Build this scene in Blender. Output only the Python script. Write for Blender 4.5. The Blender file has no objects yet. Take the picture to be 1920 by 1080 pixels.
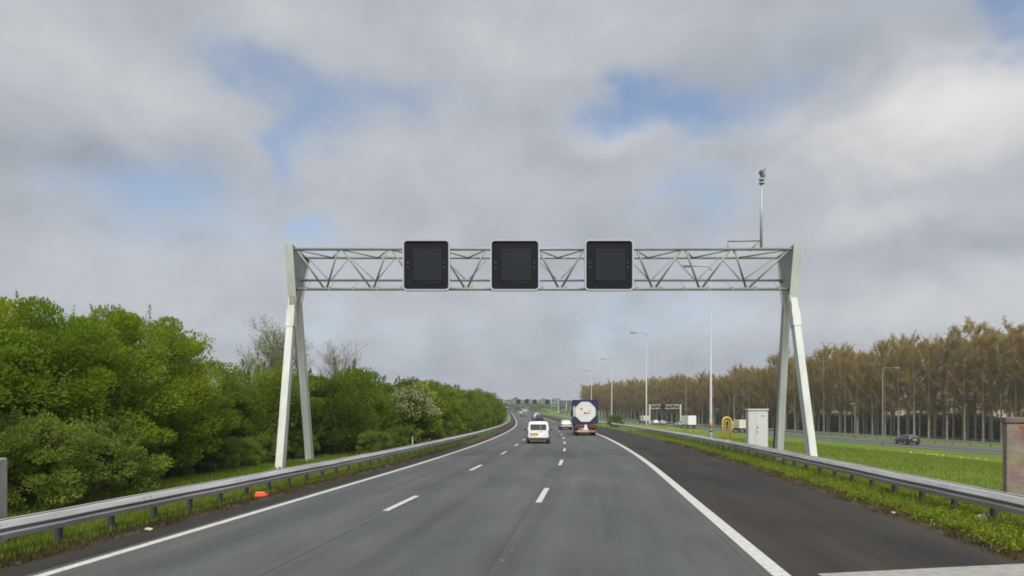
import bpy, bmesh, math, random
import numpy as np
from mathutils import Vector, Matrix
R = math.radians
random.seed(7); RNG = np.random.default_rng(7)
S = bpy.context.scene
COL = S.collection

# ------------------------------------------------------------------ camera
H, F, CX, HY = 2.5, 1251.0, 960.0, 775.0       # eye height, focal length / centre / horizon of a 1920 px frame
cam = bpy.data.cameras.new('camera'); cam_o = bpy.data.objects.new('camera', cam); COL.objects.link(cam_o)
cam_o.location = (0, 0, H); cam_o.rotation_euler = (R(90), 0, 0)
cam.sensor_width = 36; cam.lens = 36 * F / 1920; cam.shift_y = (HY - 540) / 1920
cam.clip_start = 0.1; cam.clip_end = 9000
S.camera = cam_o

# ------------------------------------------------------------------ light
S.view_settings.view_transform = 'Standard'; S.view_settings.look = 'None'
S.cycles.filter_width = 1.8
S.view_settings.exposure = 0.5; S.view_settings.gamma = 1
SUN_EL, SUN_AZ = 46, 178                        # sun high behind the camera,  (azimuth clockwise from +Y)
sun = bpy.data.lights.new('sun', 'SUN'); sun.energy = 3.0; sun.angle = R(28); sun.color = (1, .95, .88)
sun_o = bpy.data.objects.new('sun', sun); COL.objects.link(sun_o)
sd = Vector((math.sin(R(SUN_AZ)) * math.cos(R(SUN_EL)), math.cos(R(SUN_AZ)) * math.cos(R(SUN_EL)), math.sin(R(SUN_EL))))
sun_o.rotation_euler = sd.to_track_quat('Z', 'Y').to_euler()

W = bpy.data.worlds.new('World'); S.world = W; W.use_nodes = True
def world_sky():
    nt = W.node_tree; N = nt.nodes; L = nt.links; N.clear()
    def nd(t, **k):
        n = N.new(t)
        for a, b in k.items(): setattr(n, a, b)
        return n
    def math_(op, a, b=None, c=None, clamp=False):
        n = nd('ShaderNodeMath', operation=op, use_clamp=clamp)
        for i, v in enumerate((a, b, c)):
            if v is None: continue
            if isinstance(v, (int, float)): n.inputs[i].default_value = v
            else: L.new(v, n.inputs[i])
        return n.outputs[0]
    out = nd('ShaderNodeOutputWorld'); tc = nd('ShaderNodeTexCoord')
    sky = nd('ShaderNodeTexSky', sky_type='NISHITA'); sky.sun_disc = False
    sky.sun_elevation = R(SUN_EL); sky.sun_rotation = R(SUN_AZ); sky.dust_density = 1.2; sky.ozone_density = 2.0
    sep = nd('ShaderNodeSeparateXYZ'); L.new(tc.outputs['Generated'], sep.inputs[0])
    dx, dy, dz = sep.outputs
    az = math_('ARCTAN2', dx, dy)
    el = math_('ARCSINE', dz)
    # cloud deck coordinates: the direction cut with a flat layer overhead
    den = math_('ADD', math_('MAXIMUM', dz, 0.0), 0.12)
    px = math_('DIVIDE', dx, den); py = math_('DIVIDE', dy, den)
    comb = nd('ShaderNodeCombineXYZ'); L.new(px, comb.inputs[0]); L.new(py, comb.inputs[1])
    def noise(vec, scale, det, rough, dist=0.0, off=(0, 0, 0)):
        m = nd('ShaderNodeVectorMath', operation='ADD'); L.new(vec, m.inputs[0]); m.inputs[1].default_value = off
        n = nd('ShaderNodeTexNoise'); n.inputs['Scale'].default_value = scale; n.inputs['Detail'].default_value = det
        n.inputs['Roughness'].default_value = rough; n.inputs['Distortion'].default_value = dist
        L.new(m.outputs[0], n.inputs['Vector']); return n
    ae = nd('ShaderNodeCombineXYZ'); L.new(az, ae.inputs[0]); L.new(math_('MULTIPLY', el, 1.35), ae.inputs[1])
    big = noise(ae.outputs[0], 3.2, 6, .52, .25, (3.1, .7, 0))
    mid = noise(ae.outputs[0], 8.5, 7, .55, .3, (9.3, 2.2, 0))
    fine = noise(ae.outputs[0], 21, 6, .6, .4, (5.3, 7.2, 0))
    deck = noise(comb.outputs[0], .9, 6, .55, .2, (1.3, 4.2, 0))
    # warped direction for the large cloud masses and gaps
    wsub = nd('ShaderNodeVectorMath', operation='SUBTRACT'); L.new(mid.outputs['Color'], wsub.inputs[0]); wsub.inputs[1].default_value = (.5, .5, .5)
    wsc = nd('ShaderNodeVectorMath', operation='MULTIPLY'); L.new(wsub.outputs[0], wsc.inputs[0]); wsc.inputs[1].default_value = (.16, .10, 0)
    dirv = nd('ShaderNodeCombineXYZ'); L.new(az, dirv.inputs[0]); L.new(el, dirv.inputs[1])
    wadd = nd('ShaderNodeVectorMath', operation='ADD'); L.new(dirv.outputs[0], wadd.inputs[0]); L.new(wsc.outputs[0], wadd.inputs[1])
    def blobs(lst):
        tot = None
        for a, e, sa, se, w in lst:
            s1 = nd('ShaderNodeVectorMath', operation='SUBTRACT'); L.new(wadd.outputs[0], s1.inputs[0]); s1.inputs[1].default_value = (a, e, 0)
            s2 = nd('ShaderNodeVectorMath', operation='MULTIPLY'); L.new(s1.outputs[0], s2.inputs[0]); s2.inputs[1].default_value = (1 / sa, 1 / se, 0)
            s3 = nd('ShaderNodeVectorMath', operation='DOT_PRODUCT'); L.new(s2.outputs[0], s3.inputs[0]); L.new(s2.outputs[0], s3.inputs[1])
            ex = math_('EXPONENT', math_('MULTIPLY', s3.outputs['Value'], -1.0))
            tot = math_('MULTIPLY', ex, w) if tot is None else math_('MULTIPLY_ADD', ex, w, tot)
        return tot
    gaps = blobs(SKY_GAPS); lights = blobs(SKY_LIGHTS)
    g = math_('ADD', gaps, math_('MULTIPLY', math_('SUBTRACT', big.outputs['Fac'], .5), 1.1))
    g = math_('ADD', g, math_('MULTIPLY', math_('SUBTRACT', mid.outputs['Fac'], .5), .8))
    g = math_('ADD', g, math_('MULTIPLY', math_('SUBTRACT', fine.outputs['Fac'], .5), .35))
    mr = nd('ShaderNodeMapRange', interpolation_type='SMOOTHSTEP'); L.new(g, mr.inputs[0])
    mr.inputs[1].default_value = -.12; mr.inputs[2].default_value = 1.15
    gap = mr.outputs[0]
    # cloud brightness
    b = math_('ADD', lights, .487)
    b = math_('ADD', b, math_('MULTIPLY', math_('SUBTRACT', mid.outputs['Fac'], .5), .21))
    b = math_('ADD', b, math_('MULTIPLY', math_('SUBTRACT', fine.outputs['Fac'], .5), .045))
    b = math_('ADD', b, math_('MULTIPLY', math_('SUBTRACT', deck.outputs['Fac'], .5), .10))
    zen = nd('ShaderNodeMapRange', interpolation_type='SMOOTHSTEP'); L.new(el, zen.inputs[0])
    zen.inputs[1].default_value = R(36); zen.inputs[2].default_value = R(75); zen.inputs[3].default_value = 1.0; zen.inputs[4].default_value = ZENITH
    b = math_('MULTIPLY', b, zen.outputs[0])
    ramp = nd('ShaderNodeValToRGB'); L.new(b, ramp.inputs[0])
    cr = ramp.color_ramp; cr.elements[0].position = .25; cr.elements[0].color = (.80, .92, 1.10, 1)
    cr.elements[1].position = .68; cr.elements[1].color = (1.0, .985, .97, 1)
    e = cr.elements.new(.48); e.color = (.91, .97, 1.06, 1)
    cb = nd('ShaderNodeBackground'); L.new(ramp.outputs[0], cb.inputs[0]); L.new(math_('MULTIPLY', b, CLOUD), cb.inputs[1])
    sb = nd('ShaderNodeBackground'); L.new(sky.outputs[0], sb.inputs[0]); sb.inputs[1].default_value = SKY_STRENGTH
    mx = nd('ShaderNodeMixShader'); L.new(math_('MULTIPLY', gap, .92), mx.inputs[0]); L.new(cb.outputs[0], mx.inputs[1]); L.new(sb.outputs[0], mx.inputs[2])
    L.new(mx.outputs[0], out.inputs[0])
SKY_STRENGTH = .108; ZENITH = 3.2; CLOUD = .735
def sky_dir(px, py):
    v = Vector(((px - CX) / F, 1, (HY - py) / F)).normalized()
    return math.atan2(v.x, v.y), math.asin(v.z)
def blob(px, py, rx, ry, w):
    a, e = sky_dir(px, py); return (a, e, rx / F, ry / F, w)
SKY_GAPS = [blob(*b) for b in [
    (470, 125, 120, 45, .6), (590, 205, 90, 60, .75), (525, 285, 40, 50, .6), (300, 345, 140, 65, .65), (760, 180, 110, 45, .5), (60, 420, 160, 60, .25),
    (1190, 190, 115, 52, .82), (1290, 215, 110, 45, .66), (1480, 180, 150, 45, .5), (1905, 20, 70, 80, 1.0), (1335, 370, 110, 60, .55),
    (600, 430, 60, 22, .5), (760, 640, 240, 70, .25), (1100, 640, 200, 60, .2), (1330, 620, 200, 60, .15),
    (1700, 330, 260, 120, -.6), (200, 200, 240, 110, -.35), (900, 330, 260, 90, -.35), (1000, 60, 400, 60, -.4), (1700, 90, 220, 60, -.3), (150, 480, 300, 80, -.3)]]
SKY_LIGHTS = [blob(*b) for b in [
    (1830, 190, 170, 75, .20), (1700, 230, 170, 90, .08), (1180, 245, 80, 30, .12), (320, 190, 150, 70, .05), (60, 90, 160, 80, .06), (560, 55, 120, 60, .06),
    (1060, 60, 200, 60, .05), (1650, 405, 170, 35, .08), (80, 270, 170, 50, -.09), (1600, 100, 280, 60, -.06), (1760, 470, 220, 30, -.07),
    (250, 60, 120, 60, -.02), (1780, 320, 160, 60, -.04), (700, 270, 150, 60, .03), (1900, 570, 160, 40, .06), (600, 560, 420, 90, .03), (1700, 560, 320, 80, .06), (1000, 700, 700, 50, -.02), (250, 480, 260, 60, .03)]]
world_sky()

# ------------------------------------------------------------------ helpers
def tag(o, label=None, cat=None, group=None, kind=None):
    if label: o['label'] = label
    if cat: o['category'] = cat
    if group: o['group'] = group
    if kind: o['kind'] = kind
    return o
def thing(name, label, cat, loc=(0, 0, 0), rz=0, group=None):
    o = bpy.data.objects.new(name, None); COL.objects.link(o); o.empty_display_size = .3
    o.location = loc; o.rotation_euler = (0, 0, rz)
    return tag(o, label, cat, group)
def link(name, me, parent=None):
    o = bpy.data.objects.new(name, me); COL.objects.link(o)
    if parent: o.parent = parent
    return o
class MB:
    def __init__(s): s.v = []; s.f = []; s.sm = []
    def add(s, vs, fs, smooth=False):
        b = len(s.v); s.v += [tuple(p) for p in vs]
        s.f += [tuple(i + b for i in f) for f in fs]; s.sm += [smooth] * len(fs); return s
    def box(s, c, size, rot=None, taper=1.0):
        x, y, z = [k / 2 for k in size]
        vs = [Vector((sx * x * (taper if sz > 0 else 1), sy * y * (taper if sz > 0 else 1), sz * z)) for sz in (-1, 1) for sx, sy in ((-1, -1), (1, -1), (1, 1), (-1, 1))]
        if rot is not None: vs = [rot @ p for p in vs]
        vs = [p + Vector(c) for p in vs]
        return s.add(vs, [(3, 2, 1, 0), (4, 5, 6, 7), (0, 1, 5, 4), (1, 2, 6, 5), (2, 3, 7, 6), (3, 0, 4, 7)])
    def beam(s, a, b, w, d=None, w2=None, up=(0, 1, 0)):
        """rectangular bar from a to b; w across, d along 'up'"""
        a, b = Vector(a), Vector(b); d = d or w; t = (b - a).normalized(); u = Vector(up); u = (u - t * u.dot(t)).normalized(); n = t.cross(u)
        k = (w2 or w) / w
        vs = [a + n * w / 2 * i + u * d / 2 * j for i, j in ((-1, -1), (1, -1), (1, 1), (-1, 1))] + [b + n * w * k / 2 * i + u * d / 2 * j for i, j in ((-1, -1), (1, -1), (1, 1), (-1, 1))]
        return s.add(vs, [(3, 2, 1, 0), (4, 5, 6, 7), (0, 1, 5, 4), (1, 2, 6, 5), (2, 3, 7, 6), (3, 0, 4, 7)])
    def tube(s, pts, rad, n=8, cap=True):
        pts = [Vector(p) for p in pts]
        if isinstance(rad, (int, float)): rad = [rad] * len(pts)
        vs = []
        u = None
        for i, p in enumerate(pts):
            t = (pts[min(i + 1, len(pts) - 1)] - pts[max(i - 1, 0)]).normalized()
            if u is None: u = t.orthogonal().normalized()
            u = (u - t * u.dot(t)).normalized(); w = t.cross(u)
            vs += [p + (u * math.cos(2 * math.pi * k / n) + w * math.sin(2 * math.pi * k / n)) * rad[i] for k in range(n)]
        fs = []
        for i in range(len(pts) - 1):
            for k in range(n):
                fs.append((i * n + k, i * n + (k + 1) % n, (i + 1) * n + (k + 1) % n, (i + 1) * n + k))
        s.add(vs, fs, True)
        if cap:
            b = len(s.v) - len(vs)
            s.f.append(tuple(b + k for k in reversed(range(n)))); s.sm.append(False)
            s.f.append(tuple(b + (len(pts) - 1) * n + k for k in range(n))); s.sm.append(False)
        return s
    def prism(s, poly, a, b):
        """poly: list of 2-D points turned into 3-D by a (front) and b (back) functions"""
        n = len(poly); vs = [a(p) for p in poly] + [b(p) for p in poly]
        fs = [tuple(range(n)), tuple(reversed(range(n, 2 * n)))] + [(i, n + i, n + (i + 1) % n, (i + 1) % n) for i in range(n)]
        return s.add(vs, fs)
    def mesh(s, name):
        me = bpy.data.meshes.new(name); me.from_pydata(s.v, [], s.f)
        me.polygons.foreach_set('use_smooth', s.sm); me.update(); return me
    def build(s, name, m, parent=None, bevel=0, recalc=True):
        me = s.mesh(name)
        if recalc:
            bm = bmesh.new(); bm.from_mesh(me); bmesh.ops.recalc_face_normals(bm, faces=bm.faces); bm.to_mesh(me); bm.free()
        me.materials.append(m); o = link(name, me, parent)
        if bevel:
            bv = o.modifiers.new('bevel', 'BEVEL'); bv.width = bevel; bv.segments = 2; bv.limit_method = 'ANGLE'
        return o
def rrect(w, h, r, n=5):
    pts = []
    for cx, cy, a0 in ((w / 2 - r, h / 2 - r, 0), (-w / 2 + r, h / 2 - r, 90), (-w / 2 + r, -h / 2 + r, 180), (w / 2 - r, -h / 2 + r, 270)):
        for k in range(n + 1):
            a = R(a0 + 90 * k / n); pts.append((cx + r * math.cos(a), cy + r * math.sin(a)))
    return pts
def copy_tree(o, parent=None):
    c = o.copy(); COL.objects.link(c)
    if parent: c.parent = parent
    for ch in list(o.children): copy_tree(ch, c)
    return c
def smooth(a, b, x):
    t = np.clip((np.asarray(x, float) - a) / (b - a), 0, 1); return t * t * (3 - 2 * t)

# ------------------------------------------------------------------ materials
MATS = {}
def mat(name, col, rough=.6, metal=0, var=0, vscale=3.0, bump=0, bscale=40, spec=.5, dirt=None, coat=0, stretch=None):
    if name in MATS: return MATS[name]
    m = bpy.data.materials.new(name); m.use_nodes = True; nt = m.node_tree; b = nt.nodes['Principled BSDF']
    b.inputs['Base Color'].default_value = (*col, 1); b.inputs['Roughness'].default_value = rough; b.inputs['Metallic'].default_value = metal
    b.inputs['Specular IOR Level'].default_value = spec; b.inputs['Coat Weight'].default_value = coat
    tc = nt.nodes.new('ShaderNodeTexCoord'); vec = tc.outputs['Object']
    if stretch:
        mp = nt.nodes.new('ShaderNodeMapping'); mp.inputs['Scale'].default_value = stretch; nt.links.new(vec, mp.inputs[0]); vec = mp.outputs[0]
    if var or dirt:
        n = nt.nodes.new('ShaderNodeTexNoise'); n.inputs['Scale'].default_value = vscale; n.inputs['Detail'].default_value = 6; n.inputs['Roughness'].default_value = .65
        nt.links.new(vec, n.inputs['Vector'])
        r = nt.nodes.new('ShaderNodeValToRGB'); nt.links.new(n.outputs['Fac'], r.inputs[0])
        lo = dirt if dirt else tuple(c * (1 - var) for c in col)
        r.color_ramp.elements[0].position = .3; r.color_ramp.elements[0].color = (*lo, 1)
        r.color_ramp.elements[1].position = .62 if dirt else .7; r.color_ramp.elements[1].color = (*[min(1, c * (1 + var)) for c in col], 1)
        nt.links.new(r.outputs[0], b.inputs['Base Color'])
    if bump:
        n2 = nt.nodes.new('ShaderNodeTexNoise'); n2.inputs['Scale'].default_value = bscale; n2.inputs['Detail'].default_value = 4; nt.links.new(vec, n2.inputs['Vector'])
        bp = nt.nodes.new('ShaderNodeBump'); bp.inputs['Strength'].default_value = bump; bp.inputs['Distance'].default_value = .02
        nt.links.new(n2.outputs['Fac'], bp.inputs['Height']); nt.links.new(bp.outputs[0], b.inputs['Normal'])
    MATS[name] = m; return m
def leaf_mat(name, cols, trans=.5, rough=.6, vscale=.5):
    """cols: three leaf colours; each leaf takes one by its own random number, shifted by a slow noise through the plant"""
    m = bpy.data.materials.new(name); m.use_nodes = True; nt = m.node_tree; N = nt.nodes; L = nt.links
    b = N['Principled BSDF']; b.inputs['Roughness'].default_value = rough; b.inputs['Specular IOR Level'].default_value = .14
    g = N.new('ShaderNodeNewGeometry'); oi = N.new('ShaderNodeObjectInfo'); tc = N.new('ShaderNodeTexCoord')
    n = N.new('ShaderNodeTexNoise'); n.inputs['Scale'].default_value = vscale; n.inputs['Detail'].default_value = 3; L.new(tc.outputs['Object'], n.inputs['Vector'])
    def ma(op, a, b_, c=None):
        k = N.new('ShaderNodeMath'); k.operation = op
        for i, v in enumerate((a, b_, c)):
            if v is None: continue
            if isinstance(v, (int, float)): k.inputs[i].default_value = v
            else: L.new(v, k.inputs[i])
        return k.outputs[0]
    t = ma('MULTIPLY_ADD', g.outputs['Random Per Island'], .45, ma('MULTIPLY_ADD', n.outputs['Fac'], .7, ma('MULTIPLY_ADD', oi.outputs['Random'], .45, -.3)))
    r = N.new('ShaderNodeValToRGB'); L.new(t, r.inputs[0]); cr = r.color_ramp
    cr.elements[0].position = .1; cr.elements[0].color = (*cols[0], 1); cr.elements[1].position = .95; cr.elements[1].color = (*cols[2], 1)
    e = cr.elements.new(.5); e.color = (*cols[1], 1)
    L.new(r.outputs[0], b.inputs['Base Color'])
    tr = N.new('ShaderNodeBsdfTranslucent'); L.new(r.outputs[0], tr.inputs[0])
    mx = N.new('ShaderNodeMixShader'); mx.inputs[0].default_value = trans; L.new(b.outputs[0], mx.inputs[1]); L.new(tr.outputs[0], mx.inputs[2])
    L.new(mx.outputs[0], N['Material Output'].inputs[0]); return m

def asphalt(name, base, warm, lanes, spec=.35):
    m = bpy.data.materials.new(name); m.use_nodes = True; nt = m.node_tree; N = nt.nodes; L = nt.links; b = N['Principled BSDF']
    b.inputs['Roughness'].default_value = .82; b.inputs['Specular IOR Level'].default_value = spec
    uv = N.new('ShaderNodeUVMap'); uv.uv_map = 'road'
    def mp(sc):
        k = N.new('ShaderNodeMapping'); k.inputs['Scale'].default_value = sc; L.new(uv.outputs[0], k.inputs[0]); return k.outputs[0]
    def nz(sc, scale, det=5, rough=.6, off=0):
        n = N.new('ShaderNodeTexNoise'); n.inputs['Scale'].default_value = scale; n.inputs['Detail'].default_value = det; n.inputs['Roughness'].default_value = rough
        L.new(mp(sc), n.inputs['Vector']); return n.outputs['Fac']
    def ma(op, a, b_, c=None):
        k = N.new('ShaderNodeMath'); k.operation = op
        for i, v in enumerate((a, b_, c)):
            if v is None: continue
            if isinstance(v, (int, float)): k.inputs[i].default_value = v
            else: L.new(v, k.inputs[i])
        return k.outputs[0]
    streak = nz((1, .035, 1), 1.6, 6, .65)           # long wear streaks along the lanes
    patch = nz((1, .4, 1), .55, 6, .62)
    grain = nz((1, 1, 1), 42, 3, .8)
    tot = ma('MULTIPLY_ADD', streak, .95 * lanes, ma('MULTIPLY_ADD', patch, .9, ma('MULTIPLY_ADD', grain, 1.1 / lanes, -.475 * lanes - .45 - .55 / lanes)))
    sx_ = N.new('ShaderNodeSeparateXYZ'); L.new(uv.outputs[0], sx_.inputs[0])
    track = ma('SINE', ma('MULTIPLY_ADD', sx_.outputs[0], 3.3, ma('MULTIPLY', streak, 1.2)), 0.0)
    grit = nz((1, 1, 1), 17, 4, .85)
    tot = ma('MULTIPLY_ADD', track, .06, ma('MULTIPLY_ADD', grit, .9 if lanes < 1 else .5, ma('ADD', tot, -.45 if lanes < 1 else -.25)))
    v = ma('MULTIPLY_ADD', tot, 1.0, 1.0)
    mix = N.new('ShaderNodeMix'); mix.data_type = 'RGBA'; mix.inputs['A'].default_value = (*base, 1); mix.inputs['B'].default_value = (*warm, 1)
    p2 = nz((1, .12, 1), .8, 5, .6)
    mr = N.new('ShaderNodeMapRange'); mr.inputs[1].default_value = .38; mr.inputs[2].default_value = .62; L.new(p2, mr.inputs[0])
    L.new(mr.outputs[0], mix.inputs['Factor'])
    vm = N.new('ShaderNodeVectorMath'); vm.operation = 'SCALE'; L.new(mix.outputs['Result'], vm.inputs[0]); L.new(v, vm.inputs['Scale'])
    L.new(vm.outputs[0], b.inputs['Base Color'])
    bp = N.new('ShaderNodeBump'); bp.inputs['Strength'].default_value = .35; bp.inputs['Distance'].default_value = .01; L.new(grain, bp.inputs['Height']); L.new(bp.outputs[0], b.inputs['Normal'])
    return m
M_road = asphalt('asphalt', (.056, .067, .065), (.069, .069, .067), 1.0)
M_shoulder = asphalt('shoulder_asphalt', (.0265, .0262, .0255), (.037, .0325, .028), .6, .12)
M_line = mat('road_paint', (.49, .50, .48), .65, dirt=(.30, .30, .29), vscale=9)
M_steel = mat('galvanised_steel', (.36, .36, .36), .5, .15, var=.16, vscale=1.3, stretch=(1, .3, 1))
M_rail = mat('rail_steel', (.43, .43, .44), .5, .1, dirt=(.25, .24, .23), vscale=1.1, stretch=(1, .25, 3))
M_post = mat('post_steel', (.10, .10, .11), .6, .3, var=.3)
M_gantry = mat('gantry_paint', (.50, .52, .49), .5, 0, dirt=(.34, .36, .33), vscale=.9, stretch=(1.5, 1.5, .35))
M_truss = mat('truss_steel', (.25, .27, .25), .5, .1, var=.2, vscale=.8)
M_black = mat('signal_black', (.006, .007, .009), .7, spec=.15)
M_black2 = mat('display_black', (.013, .017, .023), .5, spec=.12)
M_frame = mat('signal_frame', (.36, .37, .41), .45, .15)
M_bark = mat('bark', (.10, .08, .06), .9, var=.4, vscale=4)
M_palebark = mat('pale_bark', (.33, .29, .22), .9, var=.4, vscale=2, stretch=(1, 1, .3))
M_twig = mat('twig', (.24, .165, .085), .9)
M_glass = mat('car_glass', (.045, .056, .054), .12, 0, spec=.8)
M_tyre = mat('tyre_rubber', (.012, .012, .013), .85)
M_white = mat('white_paint', (.78, .78, .80), .32, coat=.5, dirt=(.68, .67, .66), vscale=1.6)
M_plastic = mat('dark_plastic', (.02, .021, .023), .6)
M_red = mat('red_lamp', (.35, .02, .015), .3)
M_yplate = mat('yellow_plate', (.72, .48, .05), .5)
M_chrome = mat('rim_metal', (.42, .43, .45), .35, .8)
M_conc = mat('concrete', (.32, .31, .29), .9, dirt=(.20, .19, .175), vscale=2.5, bump=.3, bscale=30)
G_LEAF = leaf_mat('green_leaves', [(.085, .145, .008), (.165, .260, .014), (.255, .350, .026)])
G_LEAF2 = leaf_mat('yellow_green_leaves', [(.130, .185, .010), (.215, .285, .016), (.305, .360, .030)])
G_SHRUB = leaf_mat('shrub_leaves', [(.095, .145, .018), (.165, .230, .03), (.245, .300, .055)])
G_BLOSS = leaf_mat('white_blossom', [(.22, .27, .10), (.33, .36, .18), (.46, .47, .30)])
G_POP = leaf_mat('young_poplar_leaves', [(.25, .168, .042), (.31, .222, .055), (.31, .258, .062)], .42, vscale=.15)
G_OLIVE = leaf_mat('olive_leaves', [(.15, .175, .045), (.21, .24, .070), (.26, .28, .10)])
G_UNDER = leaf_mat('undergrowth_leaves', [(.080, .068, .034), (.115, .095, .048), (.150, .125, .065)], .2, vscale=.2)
G_FAR = leaf_mat('far_leaves', [(.045, .060, .034), (.065, .080, .045), (.09, .095, .06)], .25, vscale=.03)
G_GRASS = leaf_mat('grass_blades', [(.085, .140, .012), (.135, .200, .022), (.205, .245, .042)], .35, vscale=.35)
G_DRY = leaf_mat('dry_grass', [(.05, .04, .018), (.10, .085, .030), (.17, .125, .06)], .3, vscale=.5)
G_YEL = leaf_mat('yellow_flowers', [(.45, .42, .02), (.6, .55, .03), (.7, .62, .05)], .3)

G_MID = leaf_mat('hedge_leaves', [(.060, .105, .006), (.115, .185, .012), (.190, .265, .024)])
G_MID2 = leaf_mat('hedge_yellow_leaves', [(.090, .130, .008), (.150, .205, .014), (.235, .290, .028)])
# ------------------------------------------------------------------ the road's course (world metres; y runs ahead)
def rise(y): return 3.3 * smooth(150, 520, y)
def ray_to_road(px, py, z=0.0):
    d = np.linspace(5, 1500, 30000); zz = z + rise(d) ; yy = HY + F * (H - zz) / d
    i = np.argmin(np.abs(yy - py)); return (px - CX) * d[i] / F, d[i]
LD = np.array([-60, 0, 10.25, 16.9, 36.6, 44.4, 62.5, 89, 120, 174, 240, 320, 420, 600, 900, 3000.])
LX = np.array([-13.6, -8.45, -7.25, -6.47, -4.24, -3.52, -2.12, -.68, .42, 1.18, 1.15, .6, -.6, -4, -10, -60.])
def pchip(xk, yk):
    h = np.diff(xk); dl = np.diff(yk) / h; m = np.zeros(len(xk))
    m[0], m[-1] = dl[0], dl[-1]
    for i in range(1, len(xk) - 1): m[i] = (dl[i - 1] * h[i] + dl[i] * h[i - 1]) / (h[i] + h[i - 1])
    def f(x):
        x = np.clip(np.asarray(x, float), xk[0], xk[-1]); i = np.clip(np.searchsorted(xk, x) - 1, 0, len(xk) - 2)
        t = (x - xk[i]) / h[i]
        return (2 * t**3 - 3 * t**2 + 1) * yk[i] + (t**3 - 2 * t**2 + t) * h[i] * m[i] + (-2 * t**3 + 3 * t**2) * yk[i + 1] + (t**3 - t**2) * h[i] * m[i + 1]
    return f
left = pchip(LD, LX)
def rx(off, y): return float(left(y)) + off
O_D1, O_D2, O_R, O_EDGE, O_RAIL_R, O_RAIL_L, O_LEDGE = 3.2, 7.0, 11.4, 15.75, 17.4, -2.0, -1.0
B_near = pchip(np.array([-60, 40, 72, 120, 160, 190, 235, 280, 330, 400, 600, 3000.]), np.array([52, 52.5, 53, 53.3, 51.5, 49, 46, 41.5, 35, 27, 16, -30.]))
B_z = pchip(np.array([-60, 72, 120, 190, 235, 300, 400, 600, 3000.]), np.array([-2, -2, -2, -1.6, -1.3, -.5, 1, 3.3, 3.3]))
BW = 10.0
YS = np.concatenate([np.array([-2600, -900, -300, -120, -60, -40.]), np.arange(-20, 60, 1.0), np.arange(60, 160, 2.5), np.arange(160, 420, 6), np.arange(420, 900, 25), np.array([900, 1100, 1400, 1900, 2600])])
def ground_row(y):
    """(x, z) of every column of the terrain at depth y"""
    L0 = float(left(y)); rz = float(rise(y)); bn = max(float(B_near(y)), L0 + 23.5); bz = float(B_z(y))
    out = []
    for o, z in ((-2600, 0), (-700, 0), (-200, 0), (-60, .2), (-25, .15), (-14, .05), (-9, -.05), (-6, -.12), (-4, -.16), (-2.8, -.14), (-2.0, -.10), (-1.5, -.03), (-1.15, .015), (-1.0, -.02), (-.7, -.06), (5, -.06), (15.4, -.06), (15.75, -.02), (15.95, .03), (16.6, .05), (17.4, .05), (18.6, .02)):
        out.append((L0 + o, z + rz))
    x0 = L0 + 20.0; z0 = -.02 + rz
    for t in (0, .08, .16, .25, .35, .45, .55, .65, .75, .85, .93, 1.0):
        x = x0 + (bn - .8 - x0) * t; s = float(smooth(0, .95, t))
        z = z0 + (bz - .03 - z0) * s + 3.6 * math.exp(-((x - 23) / 13) ** 4 - ((y - 430) / 75) ** 2) * math.sin(math.pi * min(1, t * 1.02)) ** .5 * (1 if t < 1 else 0)
        out.append((x, z))
    for o, z in ((0, -.05), (BW, -.05), (BW + .8, -.03), (BW + 3, -.2), (BW + 9, -.9), (BW + 22, -1.45), (BW + 45, -1.5), (BW + 90, -1.4), (BW + 220, -1), (BW + 700, -.5), (BW + 2600, 0)):
        out.append((bn + o, bz + z))
    return out
ROWS = [ground_row(float(y)) for y in YS]
def gz(x, y):
    i = int(np.clip(np.searchsorted(YS, y) - 1, 0, len(YS) - 2)); t = (y - YS[i]) / (YS[i + 1] - YS[i]); t = min(1, max(0, t))
    zs = []
    for r in (ROWS[i], ROWS[i + 1]): zs.append(np.interp(x, [p[0] for p in r], [p[1] for p in r]))
    return float(zs[0] * (1 - t) + zs[1] * t)

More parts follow.
